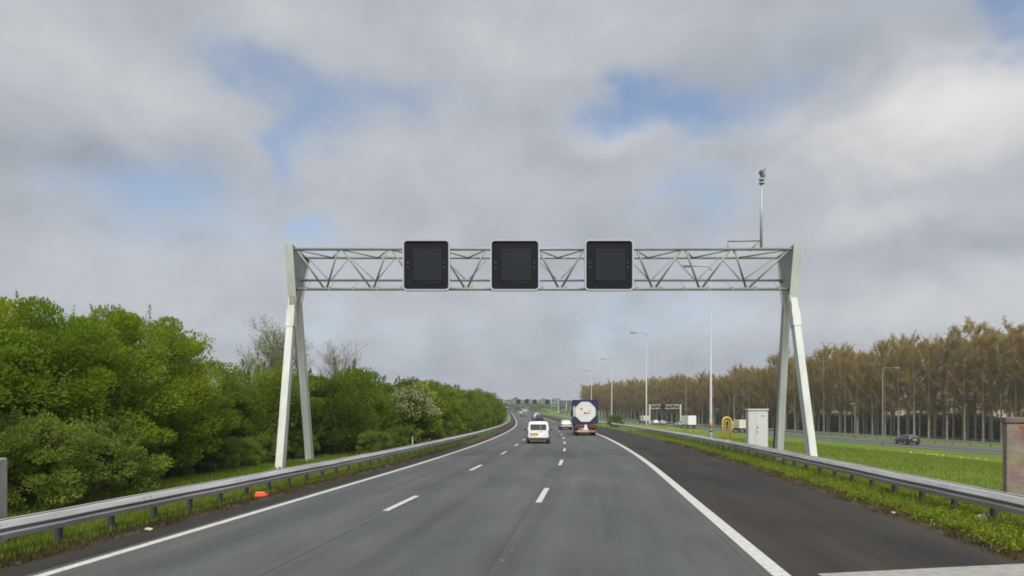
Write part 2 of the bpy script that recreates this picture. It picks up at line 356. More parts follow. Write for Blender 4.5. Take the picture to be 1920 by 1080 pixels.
def ground_mat():
    m = bpy.data.materials.new('grass_ground'); m.use_nodes = True; nt = m.node_tree; N = nt.nodes; L = nt.links; b = N['Principled BSDF']
    b.inputs['Roughness'].default_value = .9; b.inputs['Specular IOR Level'].default_value = .15
    tc = N.new('ShaderNodeTexCoord'); P = tc.outputs['Object']
    def nz(scale, det=5, rough=.6):
        n = N.new('ShaderNodeTexNoise'); n.inputs['Scale'].default_value = scale; n.inputs['Detail'].default_value = det; n.inputs['Roughness'].default_value = rough; L.new(P, n.inputs['Vector']); return n.outputs['Fac']
    r = N.new('ShaderNodeValToRGB'); cr = r.color_ramp
    k = N.new('ShaderNodeMath'); k.operation = 'MULTIPLY_ADD'; L.new(nz(9, 6, .75), k.inputs[0]); k.inputs[1].default_value = .75
    k2 = N.new('ShaderNodeMath'); k2.operation = 'MULTIPLY_ADD'; L.new(nz(.16, 4), k2.inputs[0]); k2.inputs[1].default_value = .9; k2.inputs[2].default_value = -.32
    L.new(k2.outputs[0], k.inputs[2]); L.new(k.outputs[0], r.inputs[0])
    cr.elements[0].position = .2; cr.elements[0].color = (.060, .105, .012, 1); cr.elements[1].position = .8; cr.elements[1].color = (.140, .180, .028, 1)
    e = cr.elements.new(.5); e.color = (.092, .148, .018, 1)
    # bare soil along the asphalt (vertex mask times noise)
    at = N.new('ShaderNodeAttribute'); at.attribute_name = 'soil'
    s = N.new('ShaderNodeMath'); s.operation = 'MULTIPLY_ADD'; L.new(nz(2.5, 6, .7), s.inputs[0]); s.inputs[1].default_value = 1.1
    s2 = N.new('ShaderNodeMath'); s2.operation = 'MULTIPLY_ADD'; L.new(at.outputs['Fac'], s2.inputs[0]); s2.inputs[1].default_value = 1.6; s2.inputs[2].default_value = -1.15
    L.new(s2.outputs[0], s.inputs[2]); s.use_clamp = True
    mr = N.new('ShaderNodeMapRange'); mr.inputs[1].default_value = .1; mr.inputs[2].default_value = .45; L.new(s.outputs[0], mr.inputs[0])
    sr = N.new('ShaderNodeValToRGB'); L.new(nz(14, 5, .7), sr.inputs[0]); sr.color_ramp.elements[0].position = .3; sr.color_ramp.elements[0].color = (.030, .024, .018, 1); sr.color_ramp.elements[1].position = .75; sr.color_ramp.elements[1].color = (.10, .080, .055, 1)
    mx = N.new('ShaderNodeMix'); mx.data_type = 'RGBA'; L.new(mr.outputs[0], mx.inputs['Factor']); L.new(r.outputs[0], mx.inputs['A']); L.new(sr.outputs[0], mx.inputs['B'])
    L.new(mx.outputs['Result'], b.inputs['Base Color'])
    bp = N.new('ShaderNodeBump'); bp.inputs['Strength'].default_value = .6; bp.inputs['Distance'].default_value = .05; L.new(nz(22, 5, .75), bp.inputs['Height']); L.new(bp.outputs[0], b.inputs['Normal'])
    return m
def build_ground():
    nc = len(ROWS[0]); vs = []; soil = []
    for y, r in zip(YS, ROWS):
        for j, (x, z) in enumerate(r):
            vs.append((x, float(y), z))
            soil.append({9: .15, 10: .45, 11: .85, 12: 1, 13: 1, 14: 1, 15: 1, 16: 1, 17: 1, 18: .85, 19: .42, 20: .2}.get(j, 0))
    # close the sheet behind the camera so it reaches the horizon there too
    fs = [(i * nc + j, i * nc + j + 1, (i + 1) * nc + j + 1, (i + 1) * nc + j) for i in range(len(YS) - 1) for j in range(nc - 1)]
    me = bpy.data.meshes.new('ground'); me.from_pydata(vs, [], fs)
    a = me.attributes.new('soil', 'FLOAT', 'POINT'); a.data.foreach_set('value', soil)
    me.polygons.foreach_set('use_smooth', [True] * len(fs)); me.materials.append(ground_mat())
    tag(link('ground', me), kind='structure')
build_ground()

def strip(name, m, off0, off1, y0, y1, zoff, step=1.0, base=None, zf=None, ncol=1):
    """a sheet between two offsets from a road's edge line; carries its own road coordinates (across, along) as UV"""
    base = base or left; zf = zf or rise
    ys = []; y = y0
    while y < y1: ys.append(y); y += max(step, abs(y) * .02)
    ys.append(y1)
    vs = []; uv = []
    for y in ys:
        for k in range(ncol + 1):
            o = off0 + (off1 - off0) * k / ncol
            vs.append((float(base(y)) + o, y, float(zf(y)) + zoff)); uv.append((o, y))
    n = ncol + 1; fs = [(i * n + k, i * n + k + 1, (i + 1) * n + k + 1, (i + 1) * n + k) for i in range(len(ys) - 1) for k in range(ncol)]
    me = bpy.data.meshes.new(name); me.from_pydata(vs, [], fs); l = me.uv_layers.new(name='road')
    for lp in me.loops: l.data[lp.index].uv = uv[lp.vertex_index]
    me.materials.append(m); return me
def merge(name, meshes, m):
    bm = bmesh.new()
    for q in meshes: bm.from_mesh(q); bpy.data.meshes.remove(q)
    me = bpy.data.meshes.new(name); bm.to_mesh(me); bm.free(); me.materials.append(m); return link(name, me)
tag(link('road', strip('road', M_road, O_LEDGE + .75, O_R + .1, -58, 1400, 0, ncol=4)), kind='structure')
tag(link('road_margin', strip('road_margin', M_shoulder, O_LEDGE, O_LEDGE + .75, -58, 1400, 0)), kind='structure')
tag(link('hard_shoulder', strip('hard_shoulder', M_shoulder, O_R + .1, O_EDGE, -58, 1400, 0, ncol=2)), kind='structure')
marks = [strip('m', M_line, -.1, .1, -58, 700, .004), strip('m', M_line, O_R - .14, O_R + .14, -58, 700, .004)]
for start, off, ln in (([5.1, 17.1, 29.2, 40.6, 51.3, 61.5], O_D1, 3.1), ([6.5, 18.7, 32.2, 44, 54.9, 65.5], O_D2, 3.6)):
    st = list(start)
    while st[-1] < 420: st.append(st[-1] + 11.6)
    for y in st: marks.append(strip('m', M_line, off - .085, off + .085, y, y + ln, .004))
for i in range(9):
    y = 11 + 7.5 * random.random(); o = O_D2 + random.gauss(-.02, .07); w_ = random.uniform(.006, .014)
    marks.append(strip('m', M_line, o - w_, o + w_, y, y + random.uniform(.02, .05), .004))
tag(merge('road_markings', marks, M_line), kind='structure')
tag(link('side_road', strip('side_road', M_road, 0, BW, -58, 1400, 0, base=lambda y: np.maximum(B_near(y), left(y) + 23.5), zf=B_z)), kind='structure')
bm_ = [strip('m', M_line, o - .1, o + .1, 20, 500, .004, base=lambda y: np.maximum(B_near(y), left(y) + 23.5), zf=B_z) for o in (.5, BW - 2.6)]
tag(merge('side_road_markings', bm_, M_line), kind='structure')
M_seal = mat('joint_seal', (.030, .031, .032), .7)
seams = []
for o in (O_D1 + .16, O_D2 - .17, O_R - .32):
    y = 9.0
    while y < 90:
        ln = random.uniform(3, 9); w_ = random.uniform(.006, .014)
        if random.random() < .8: seams.append(strip('m', M_seal, o + random.gauss(0, .006) - w_, o + w_, y, y + ln, .003))
        y += ln + random.uniform(0, .6)
tag(merge('road_joints', seams, M_seal), kind='structure')
# concrete joint crossing the shoulder at the bottom of the frame
j = MB(); j.add([(4.75, 9.75, .006), (9.2, 10.35, .03), (9.2, 11.12, .03), (4.75, 10.38, .006)], [(0, 1, 2, 3)])
tag(j.build('bridge_joint', mat('joint_concrete', (.24, .24, .22), .9, var=.25, vscale=6), recalc=False), kind='structure')

# ------------------------------------------------------------------ guard rails
def guard_rail(name, label, off, facing, y0, y1, ztop, post_step, far_y, hb=1.0):
    """double-sided W-beam rail on steel posts; facing = +1 if the traffic is on its right"""
    root = thing(name, label, 'guard rail', (rx(off, y0), y0, gz(rx(off, y0), y0)))
    ox, oy, oz = root.location
    prof = [(-.02, .305), (.0, .316), (.04, .300), (.112, .205), (.108, .188), (.03, .158), (.03, .148), (.100, .118), (.108, .095), (.080, .0)]
    for side, nm in ((1, 'front_beam'), (-1, 'rear_beam')):
        ys = []; y = y0
        while y < y1: ys.append(y); y += 1.0 if y < 60 else 2.5
        vs = []; sm = []
        mb = MB(); n = len(prof)
        rows = []
        for y in ys:
            splice = .012 if (y - y0) % 4 < 1.0 and y < 60 else 0
            dxdy = (rx(off, y + 1) - rx(off, y - 1)) / 2; nv = Vector((1, -dxdy, 0)).normalized() * facing * side
            c = Vector((rx(off, y), y, ztop - .31 * hb + float(rise(y)) + (.004 * math.sin(y * .9) + .003 * math.sin(y * 2.3))))
            rows.append([c + nv * (.09 + a + splice * (1 if a > .03 else .5)) + Vector((0, 0, b * hb)) - Vector((ox, oy, oz)) for a, b in prof])
        vs = [p for r_ in rows for p in r_]
        fs = [(i * n + k, i * n + k + 1, (i + 1) * n + k + 1, (i + 1) * n + k) for i in range(len(rows) - 1) for k in range(n - 1)]
        mb.add(vs, fs, False); o = mb.build(nm, M_rail, root, recalc=False)
        so = o.modifiers.new('thickness', 'SOLIDIFY'); so.thickness = .006; so.offset = 0
    bl = MB(); y = y0 + .5
    while y < 45:
        dxdy = (rx(off, y + 1) - rx(off, y - 1)) / 2; nv = Vector((1, -dxdy, 0)).normalized() * facing; tv = Vector((dxdy, 1, 0)).normalized()
        for k_, zz in ((-.12, .255), (.12, .255), (-.12, .05), (.12, .05), (0, .153)):
            c = Vector((rx(off, y), y, ztop - .31 * hb + zz * hb)) + tv * k_ + nv * (.09 + (.075 if zz > .2 else .097 if zz < .1 else .035)) - Vector((ox, oy, oz))
            bl.tube([c - nv * .02, c + nv * .018], .018, 6)
        y += 4.0
    bo = bl.build('bolt', M_post, root); bo['kind'] = 'stuff'
    proto = MB().box((0, 0, -.06), (.09, .13, 1.1)).mesh('post'); proto.materials.append(M_post)
    sp = MB().box((0, 0, .40), (.17, .10, .16)).mesh('spacer'); sp.materials.append(M_post)
    y = y0 + .4; cnt = 0; rest = MB()
    while y < far_y:
        x = rx(off, y); zt = ztop - .75 + float(rise(y))
        if cnt < 78:
            p = link('post', proto, root); p.location = (x - ox, y - oy, zt + .2 - oz)
            if y < 45:
                q = link('spacer', sp, p)
        else: rest.box((x - ox, y - oy, zt + .14 - oz), (.09, .13, .98))
        cnt += 1; y += post_step if y < 70 else 4.0
    if rest.v:
        r = rest.build('post', M_post, root); r['kind'] = 'stuff'
    return root
guard_rail('guard_rail', 'long grey steel guard rail on close posts below the green bushes', O_RAIL_L, 1, 7, 330, .60, 1.43, 300)
guard_rail('guard_rail', 'long weathered steel guard rail between the dark hard shoulder and the grass field', O_RAIL_R, -1, 8, 330, .77, 1.6, 300, 1.12)
def thin_rail(name, label, y0, y1, off, h):
    b0 = lambda y: max(float(B_near(y)), float(left(y)) + 23.5)
    root = thing(name, label, 'guard rail', (b0(y0) + off, y0, float(B_z(y0))))
    ox, oy, oz = root.location; mb = MB(); ys = np.arange(y0, y1, 4.0)
    for y, y2 in zip(ys[:-1], ys[1:]):
        mb.beam((b0(y) + off - ox, y - oy, float(B_z(y)) + h - .16 - oz), (b0(y2) + off - ox, y2 - oy, float(B_z(y2)) + h - .16 - oz), .32, .1, up=(1, 0, 0))
    mb.build('beam', M_steel, root)
    pm = MB().box((0, 0, .3), (.1, .1, .8)).mesh('post'); pm.materials.append(M_post)
    for y in ys[:60]:
        p = link('post', pm, root); p.location = (b0(y) + off - ox + .08, y - oy, float(B_z(y)) - oz - .05)
thin_rail('guard_rail', 'distant pale guard rail at the foot of the bare poplars', 62, 300, BW + 1.2, .62)

# ------------------------------------------------------------------ gantries
def signal(name, label, c, w, h, group=None, detail=True, lit=False):
    """black lane signal with a pale rounded rim; c = centre of its face"""
    t = thing(name, label, 'lane signal', c, 0, group)
    if detail:
        out = rrect(w, h, .22 * w / 2.35); inn = rrect(w - .15, h - .15, .15)
        n = len(out); mb = MB()
        for yy0, yy1 in ((-.08, .12),):
            vs = [(x, yy0, z) for x, z in out] + [(x, yy0, z) for x, z in inn] + [(x, yy1, z) for x, z in out] + [(x, yy1, z) for x, z in inn]
            fs = []
            for i in range(n):
                k = (i + 1) % n
                fs += [(i, k, n + k, n + i), (i, 2 * n + i, 2 * n + k, k), (n + i, n + k, 3 * n + k, 3 * n + i), (2 * n + i, 3 * n + i, 3 * n + k, 2 * n + k)]
            mb.add(vs, fs)
        mb.build('rim', M_frame, t)
        inn2 = rrect(w - .154, h - .154, .15)
        MB().prism(inn2, lambda p: (p[0], .0, p[1]), lambda p: (p[0], .1, p[1])).build('back_board', M_black, t)
        MB().box((0, .34, 0), (w * .72, .5, h * .74)).build('housing', M_truss, t, .03)
        MB().prism(rrect(w * .60, h * .62, .04), lambda p: (p[0] + .06, -.055, p[1] + .02), lambda p: (p[0] + .06, -.005, p[1] + .02)).build('display', M_black2, t)
        MB().add([(-w * .25 + .06, -.06, -h * .31), (w * .31 + .06, -.06, -h * .31), (w * .29 + .06, -.015, -h * .37), (-w * .22 + .06, -.015, -h * .37)], [(0, 1, 2, 3)]).build('hood_shade', mat('hood_shade_black', (.006, .006, .007), .7), t, recalc=False)  # hood shadow below the display, put in as a sloping black strip
        for sx in (-1, 1):
            for sz in (-1, 1):
                a = MB(); a.tube([(sx * w * .385, -.03, sz * .12 + .02), (sx * w * .385, .0, sz * .12 + .02)], .055, 12); a.build('flash_lamp', mat('lamp_grey', (.022, .024, .026), .35), t)
    else:
        MB().box((0, 0, 0), (w, .3, h)).build('housing', M_black, t, .05)
    return t
def V(px, py, d): return ((px - CX) * d / F, d, H + (HY - py) * d / F)
def big_gantry():
    X0, X1, y = -10.9, 13.95, 33.4
    g = thing('sign_gantry', 'near white steel gantry with splayed legs spanning all three lanes', 'gantry', (X0, y, gz(X0, y)))
    o = Vector(g.location); loc = lambda p: Vector(p) - o
    zA = 8.2
    # legs: two splayed box legs each side
    for X, foot_f, foot_r in ((X0, (X0 + .12, 31.0), (X0 - .12, 36.4)), (X1, (X1 + .05, 31.0), (X1, 35.0))):
        s = -1 if X < 0 else 1
        for (fx, fy), top_y, nm in ((foot_f, y - .12, 'leg'), (foot_r, y + .55, 'leg')):
            zf = gz(fx, fy) - .1
            dirn = 1 if fy < y else -1
            a = MB().beam(loc((fx, fy, zf)), loc((X + s * .02, top_y, zA + (.25 if fy < y else .1))), .50 if fy < y else .52, .34, w2=.36, up=(1, 0, 0)); a.build('leg', M_gantry, g, .02)
        b = MB().box(loc((foot_f[0], foot_f[1], gz(*foot_f) + .02)), (.8, .9, .12)); b.box(loc((foot_r[0], foot_r[1], gz(*foot_r) + .02)), (.8, .9, .12)); b.build('foot_plate', M_conc, g)
        # V-shaped head: web plate with flanges
        yb0, yb1, yt0, yt1, zt = y - .28, y + .62, 32.55, 35.3 if X < 0 else 34.6, 10.72
        xi = X - s * .1
        MB().prism([(yb0, zA), (yb1, zA), (yt1 - .05, zt - .1), (yt0 + .05, zt - .02)], lambda p: loc((xi - .02, p[0], p[1])), lambda p: loc((xi + .02, p[0], p[1]))).build('web_plate', M_truss, g)
        MB().beam(loc((X, yb0, zA - .15)), loc((X, yt0, zt + .05)), .07, .40, up=(1, 0, 0)).build('flange', M_gantry, g)
        MB().beam(loc((X, yb1, zA - .15)), loc((X, yt1, zt - .1)), .07, .40, up=(1, 0, 0)).build('flange', M_gantry, g)
        MB().beam(loc((X, yt0, zt)), loc((X, yt1, zt - .12)), .06, .40, up=(1, 0, 0)).build('cap_plate', M_gantry, g)
        if X < 0: MB().box(loc((X + .02, y - .42, 8.05)), (.24, .10, .55)).build('cable_box', mat('box_bronze', (.26, .22, .17), .6, var=.3, vscale=8), g, .01)
        cp = Vector((foot_r[0], foot_r[1], gz(*foot_r))); ct = Vector((X, y + .55, zA)); cpp = MB(); cpp.tube([loc(cp + Vector((-s * .02 - .29, -.12, .1))), loc(ct + Vector((-.21, -.15, -.3)))], .045, 6); cpp.build('cable_pipe', mat('pipe_dark', (.10, .11, .10), .6), g)
        # splice with bolts on the front leg
        sp = MB(); pz = 7.3
        fr_ = Vector((foot_f[0], foot_f[1], gz(*foot_f) - .1)); to_ = Vector((X + s * .02, y - .12, zA + .25)); u0 = fr_.lerp(to_, .80); u1 = fr_.lerp(to_, .90)
        sp.beam(loc(u0), loc(u1), .43, .40, up=(1, 0, 0)); sp.build('splice_plate', M_gantry, g, .01)
    # truss
    ft, rt, fb, rb = (32.75, 10.56), (34.75, 10.60), (33.30, 8.70), (34.2, 9.32)
    a0, a1 = X0 + .12, X1 - .12
    for (yy, z), r in ((ft, .075), (rt, .066), (fb, .075), (rb, .064)):
        MB().tube([loc((a0, yy, z)), loc((a1, yy, z))], r, 8).build('chord', M_truss, g)
    nb = 10; per = (a1 - a0) / (nb + .5); bots = [a0 + per * (.62 + i) for i in range(nb)]
    f_d, r_d, t_d = MB(), MB(), MB()
    tops = []
    for i in range(nb - 1): tops.append(bots[i] + per * (.38 + .22 * i / (nb - 2)))
    g_t = [a0 + .1] + tops + [a1 - .1]
    for i, xb in enumerate(bots):
        for xt, s in ((g_t[i], -1), (g_t[i + 1], 1)):
            f_d.tube([loc((xt + s * -.1, ft[0], ft[1])), loc((xb + s * .11, fb[0], fb[1] + .12))], .052, 6)
            r_d.tube([loc((xt + s * -.05, rt[0], rt[1])), loc((xb + s * .05, rb[0], rb[1]))], .034, 6)
            t_d.tube([loc((xt, ft[0], ft[1])), loc((xb, rt[0], rt[1]))], .040, 6)
        f_d.box(loc((xb, fb[0], fb[1] + .08)), (.34, .03, .16))
        t_d.box(loc((xb + .3, rt[0], rt[1])), (.22, .1, .12))
    f_d.build('front_lattice', M_truss, g); r_d.build('rear_lattice', M_truss, g); t_d.build('top_lattice', M_truss, g)
    h = MB()
    for i in range(21):
        x = a0 + .5 + i * (a1 - a0 - 1) / 20
        h.tube([loc((x, fb[0] + .02, fb[1])), loc((x, rb[0], rb[1]))], .016, 5)
        h.box(loc((x, fb[0] - .02, fb[1] + .02)), (.09, .16, .16))
    h.build('bottom_lattice', M_truss, g)
big_gantry()
for x0, x1, lb in ((755, 844, 'black lane signal with pale rim on the near gantry over the lane beside the bushes'), (919, 1012, 'middle one of three black lane signals on the near gantry, over the white van'), (1096, 1188, 'black lane signal on the near gantry above the tank truck lane')):
    d = 32.3; signal('lane_signal', lb, V((x0 + x1) / 2, 497.5, d), (x1 - x0) * d / F, 96 * d / F, 'lane signals on the near gantry')
def camera_mast():
    d = 32.8; b = Vector(V(1427, 455, d)); t = thing('camera_mast', 'thin steel mast with a small traffic camera standing on the gantry', 'camera mast', b)
    px = d / F
    MB().tube([(0, 0, -.35), (.03, 0, 118 * px)], [.07, .055], 8).build('mast', M_steel, t)
    c = MB(); c.tube([(.03, 0, 110 * px), (.03, 0, 113 * px)], .13, 10); c.tube([(.03, 0, 116 * px), (.03, 0, 121 * px)], .12, 10); c.build('camera_bracket', M_truss, t)
    k = MB(); k.box((.05, 0, 129 * px), (.14, .3, .36), Matrix.Rotation(R(-24), 3, 'Y')); k.box((.10, -.02, 134 * px), (.24, .34, .06), Matrix.Rotation(R(-50), 3, 'Y')); k.build('camera', mat('camera_grey', (.14, .15, .15), .4), t, .02)
    s = MB(); s.tube([(-1.6, .1, .10), (0, 0, .10)], .045, 6); s.tube([(-1.6, .1, .10), (-1.6, .1, -.33)], .03, 6); s.tube([(-.12, 0, .06), (-.52, .2, -.36)], .045, 6); s.build('mast_brace', M_truss, t)
camera_mast()
def small_gantry(label, y, xl, xr, ztop, depth, cols, sig, siglabels, group, leg=.35):
    g = thing('sign_gantry', label, 'gantry', ((xl), y, gz(xl, y)))
    o = Vector(g.location); loc = lambda p: Vector(p) - o
    for X in (xl, xr):
        MB().beam(loc((X, y, gz(X, y) - .2)), loc((X, y, ztop + .1)), leg, leg).build('leg', M_gantry, g)
    for z in (ztop, ztop - depth): MB().beam(loc((xl, y, z)), loc((xr, y, z)), .16, .16, up=(0, 0, 1)).build('chord', M_gantry, g)
    lt = MB(); n = max(6, int((xr - xl) / depth)); n += n % 2
    for i in range(n):
        xa, xb = xl + (xr - xl) * i / n, xl + (xr - xl) * (i + 1) / n
        za, zb = (ztop, ztop - depth) if i % 2 else (ztop - depth, ztop)
        lt.tube([loc((xa, y, za)), loc((xb, y, zb))], .06, 5)
    lt.build('lattice', M_gantry, g)
    for (px, py, s), lb in zip(sig, siglabels):
        signal('lane_signal', lb, V(px, py, y - .4), s, s, group, detail=False)
small_gantry('thin far gantry with four black signals, over the road beyond the white van', 392, V(944, 750, 392)[0], V(1047, 750, 392)[0], 10.4, 1.6, 0,
    [(972, 753, 2.4), (987.5, 753, 2.4), (1002.5, 753, 2.4), (1026, 753, 2.4)],
    ['far black lane signal nearest the green hedge on the distant gantry', 'far black lane signal, second from the green hedge on the distant gantry', 'far black lane signal above the blue tank trailer on the distant gantry', 'far black lane signal standing apart at the end of the distant gantry'], 'signals on the distant gantry')
small_gantry('small white portal gantry over the side road in front of the poplars', 235, V(1218, 780, 235)[0], V(1276, 780, 235)[0], V(0, 759, 235)[2], 1.3, 0, [(1243, 762, 1.5)], ['small black signal on the white portal over the side road'], None, .5)

# ------------------------------------------------------------------ street lamps
def lamp(label, x, y, ztop, arm, r=.11, group='tall lamp posts along the hard shoulder', band=False, head=True, m=None):
    m = m or M_steel
    z0 = gz(x, y); t = thing('street_lamp', label, 'street lamp', (x, y, z0), 0, group); h = ztop - z0; s = 1 if arm > 0 else -1; L = abs(arm)
    MB().tube([(0, 0, -.2), (0, 0, 1.2), (0, 0, 1.25), (0, 0, h - .35)], [r * 1.25, r * 1.2, r, r * .55], 10).build('pole', m, t)
    if head:
        MB().tube([(0, 0, h - .36), (s * .04, 0, h - .16), (s * .16, 0, h - .04), (s * .35, 0, h), (s * (L - .75), 0, h + .03)], r * .62, 8).build('arm', m, t)
        hd = MB(); hd.box((s * (L - .38), 0, h + .02), (.85, .3, .13)); hd.box((s * (L - .34), 0, h - .065), (.6, .24, .05)); hd.build('lamp_head', mat('lamp_head', (.20, .21, .22), .45), t, .03)
    if band:
        b = MB(); b.tube([(0, 0, 1.30), (0, 0, 2.0)], r * 1.16, 10); b.build('collar', mat('collar', (.44, .29, .20), .6), t)
        b = MB(); b.tube([(0, 0, 1.0), (0, 0, 1.2)], r * 1.3, 10); b.build('number_ring', mat('ring_dark', (.10, .10, .11), .6), t)
for i, (px, py, d, lb) in enumerate([
    (1333, 499, 53, 'tallest lamp post, seen through the near gantry, with an orange collar near its foot'), (1212, 624, 96, 'tall lamp post with an arm over the shoulder, beside the small white portal'),
    (1147, 673, 143, 'tall lamp post just past the tank truck, second shortest of those in line'), (1109, 695, 182, 'lamp post rising just above the tank truck roof'), (1086, 713, 236, 'faint far lamp post on the other side of the tank truck from the field')]):
    p = V(px, py, d); lamp(lb, p[0], d, p[2], -2.3, band=(i == 0), r=.105 if i == 0 else .11)
for px, py, d, arm, lb in [
    (1655, 690, 92, 2.3, 'grey lamp post at the grass edge in front of the poplars, near the dark car'), (1286, 714, 172, 2.3, 'slim lamp post beside the white box truck on the side road'),
    (1603, 757, 128, -.9, 'short pale lamp post against the poplar trunks between gantry leg and dark car'), (1376, 741, 190, .9, 'small lamp post behind the yellow hoop, against the poplars'),
]:
    p = V(px, py, d); lamp(lb, p[0], d, p[2], arm, r=.062, group='lamp posts of the side road', m=mat('dull_steel', (.20, .19, .17), .6, var=.15))

# ------------------------------------------------------------------ roadside things
def cabinet():
    d = 41; x0 = V(1401, 800, d)[0]; x1 = V(1437, 800, d)[0]; x = (x0 + x1) / 2; z0 = gz(x, d); w = x1 - x0; top = V(0, 767, d)[2] - z0
    t = thing('equipment_cabinet', 'tall pale grey equipment cabinet with double doors behind the guard rail', 'cabinet', (x, d, z0), R(-4))
    M = mat('cabinet_grey', (.50, .52, .50), .5, var=.06, vscale=1.5)
    MB().box((0, 0, .1), (w * 1.02, .62, .3)).build('plinth', M_conc, t)
    MB().box((0, 0, (top + .2) / 2), (w, .55, top - .25)).build('body', M, t, .01)
    MB().box((0, -.02, top - .04), (w * 1.06, .66, .1)).build('roof', M, t, .02)
    for cx, ww in ((-w * .31, w * .34), (w * .17, w * .58)):
        dr = MB().box((cx, -.285, (top + .2) / 2), (ww, .025, top - .45)).build('door', mat('cabinet_door', (.54, .56, .545), .45, var=.05), t, .008)
        if cx > 0:
            MB().box((-w * .06, -.305, 1.35), (.03, .03, .18)).build('handle', M_plastic, dr)
            MB().box((-w * .03, -.30, 1.62), (.10, .006, .10)).build('red_notice', mat('notice_red', (.40, .05, .04), .5), dr)
            MB().box((w * .26, -.30, top - .42), (.30, .006, .05)).build('notice', mat('notice_grey', (.30, .22, .21), .6), dr)
cabinet()
def hoop():
    d = 48; x = V(1363, 800, d)[0]; z0 = gz(x, d); w = 17 * d / F; top = V(0, 783, d)[2] - z0
    t = thing('yellow_hoop', 'yellow steel protection hoop behind the guard rail beside the cabinet', 'hoop barrier', (x, d, z0), R(8))
    M = mat('hoop_yellow', (.46, .31, .045), .5, var=.15, vscale=4)
    for q, s in ((1, 1.0), (2, .45)):
        hw = w / 2 * s; zt = top if q == 1 else top - .22; r = .085 if q == 1 else .045
        pts = [(-hw, 0, -.1), (-hw, 0, zt - hw)] + [(-hw * math.cos(R(a)), 0, zt - hw + hw * math.sin(R(a))) for a in range(15, 180, 15)] + [(hw, 0, zt - hw), (hw, 0, -.1)]
        MB().tube(pts, r, 8).build('outer_bar' if q == 1 else 'inner_bar', M, t)
    MB().box((0, 0, .55), (w, .05, .09)).build('cross_bar', M, t)
hoop()
def brick_mat():
    m = bpy.data.materials.new('weathered_brick'); m.use_nodes = True; nt = m.node_tree; N = nt.nodes; L = nt.links; b = N['Principled BSDF']; b.inputs['Roughness'].default_value = .9
    tc = N.new('ShaderNodeTexCoord'); mp = N.new('ShaderNodeMapping'); mp.inputs['Rotation'].default_value = (R(90), 0, 0); L.new(tc.outputs['Object'], mp.inputs[0])
    br = N.new('ShaderNodeTexBrick'); br.inputs['Scale'].default_value = 4.2; br.inputs['Color1'].default_value = (.21, .15, .12, 1); br.inputs['Color2'].default_value = (.25, .21, .165, 1); br.inputs['Mortar'].default_value = (.20, .18, .15, 1); br.inputs['Mortar Size'].default_value = .02
    L.new(mp.outputs[0], br.inputs['Vector'])
    n = N.new('ShaderNodeTexNoise'); n.inputs['Scale'].default_value = 3; n.inputs['Detail'].default_value = 6; L.new(tc.outputs['Object'], n.inputs['Vector'])
    mx = N.new('ShaderNodeMix'); mx.data_type = 'RGBA'; mx.blend_type = 'MULTIPLY'; mx.inputs['Factor'].default_value = .7; L.new(br.outputs[0], mx.inputs['A']); L.new(n.outputs['Color'], mx.inputs['B'])
    g = N.new('ShaderNodeVectorMath'); g.operation = 'SCALE'; g.inputs['Scale'].default_value = 1.5; L.new(mx.outputs['Result'], g.inputs[0])
    L.new(g.outputs[0], b.inputs['Base Color']); return m
def pillar():
    d = 16.0; x0 = V(1878, 800, d)[0]; top = V(0, 781, d)[2]; z0 = gz(x0 + .5, d)
    t = thing('brick_pillar', 'weathered brick pillar with a red painted stripe behind the guard rail', 'pillar', (x0 + .86, d, z0), R(-30)); h = top - z0; B = brick_mat()
    MB().box((0, .35, h / 2 - .1), (1.2, .7, h - .15)).build('shaft', B, t, .015)
    MB().box((0, .35, h - .09), (1.26, .76, .14)).build('coping', mat('pillar_cap', (.15, .115, .10), .9, var=.3, vscale=5, bump=.3), t, .02)
    MB().add([(-.36, -.004, h - .22), (-.22, -.004, h - .22), (-.14, -.004, h - .75), (-.17, -.004, h - .98), (-.23, -.004, h - .72)], [(0, 4, 3, 2, 1)]).build('red_stripe', mat('red_paint', (.30, .085, .045), .8, dirt=(.17, .10, .07), vscale=7), t, recalc=False)
pillar()
def left_post():
    d = 12.8; x1 = V(15, 900, d + .4)[0]; top = V(0, 856, d)[2]; z0 = gz(x1 - .2, d)
    t = thing('concrete_post', 'worn concrete post with a dark plate behind the guard rail', 'post', (x1 - .22, d, z0)); h = top - z0
    MB().box((0, .2, h / 2 - .05), (.44, .4, h)).build('shaft', M_conc, t, .03)
    MB().box((-.09, -.012, h - .42), (.24, .02, .42)).build('plate', mat('plate_dark', (.06, .06, .07), .6), t)
left_post()
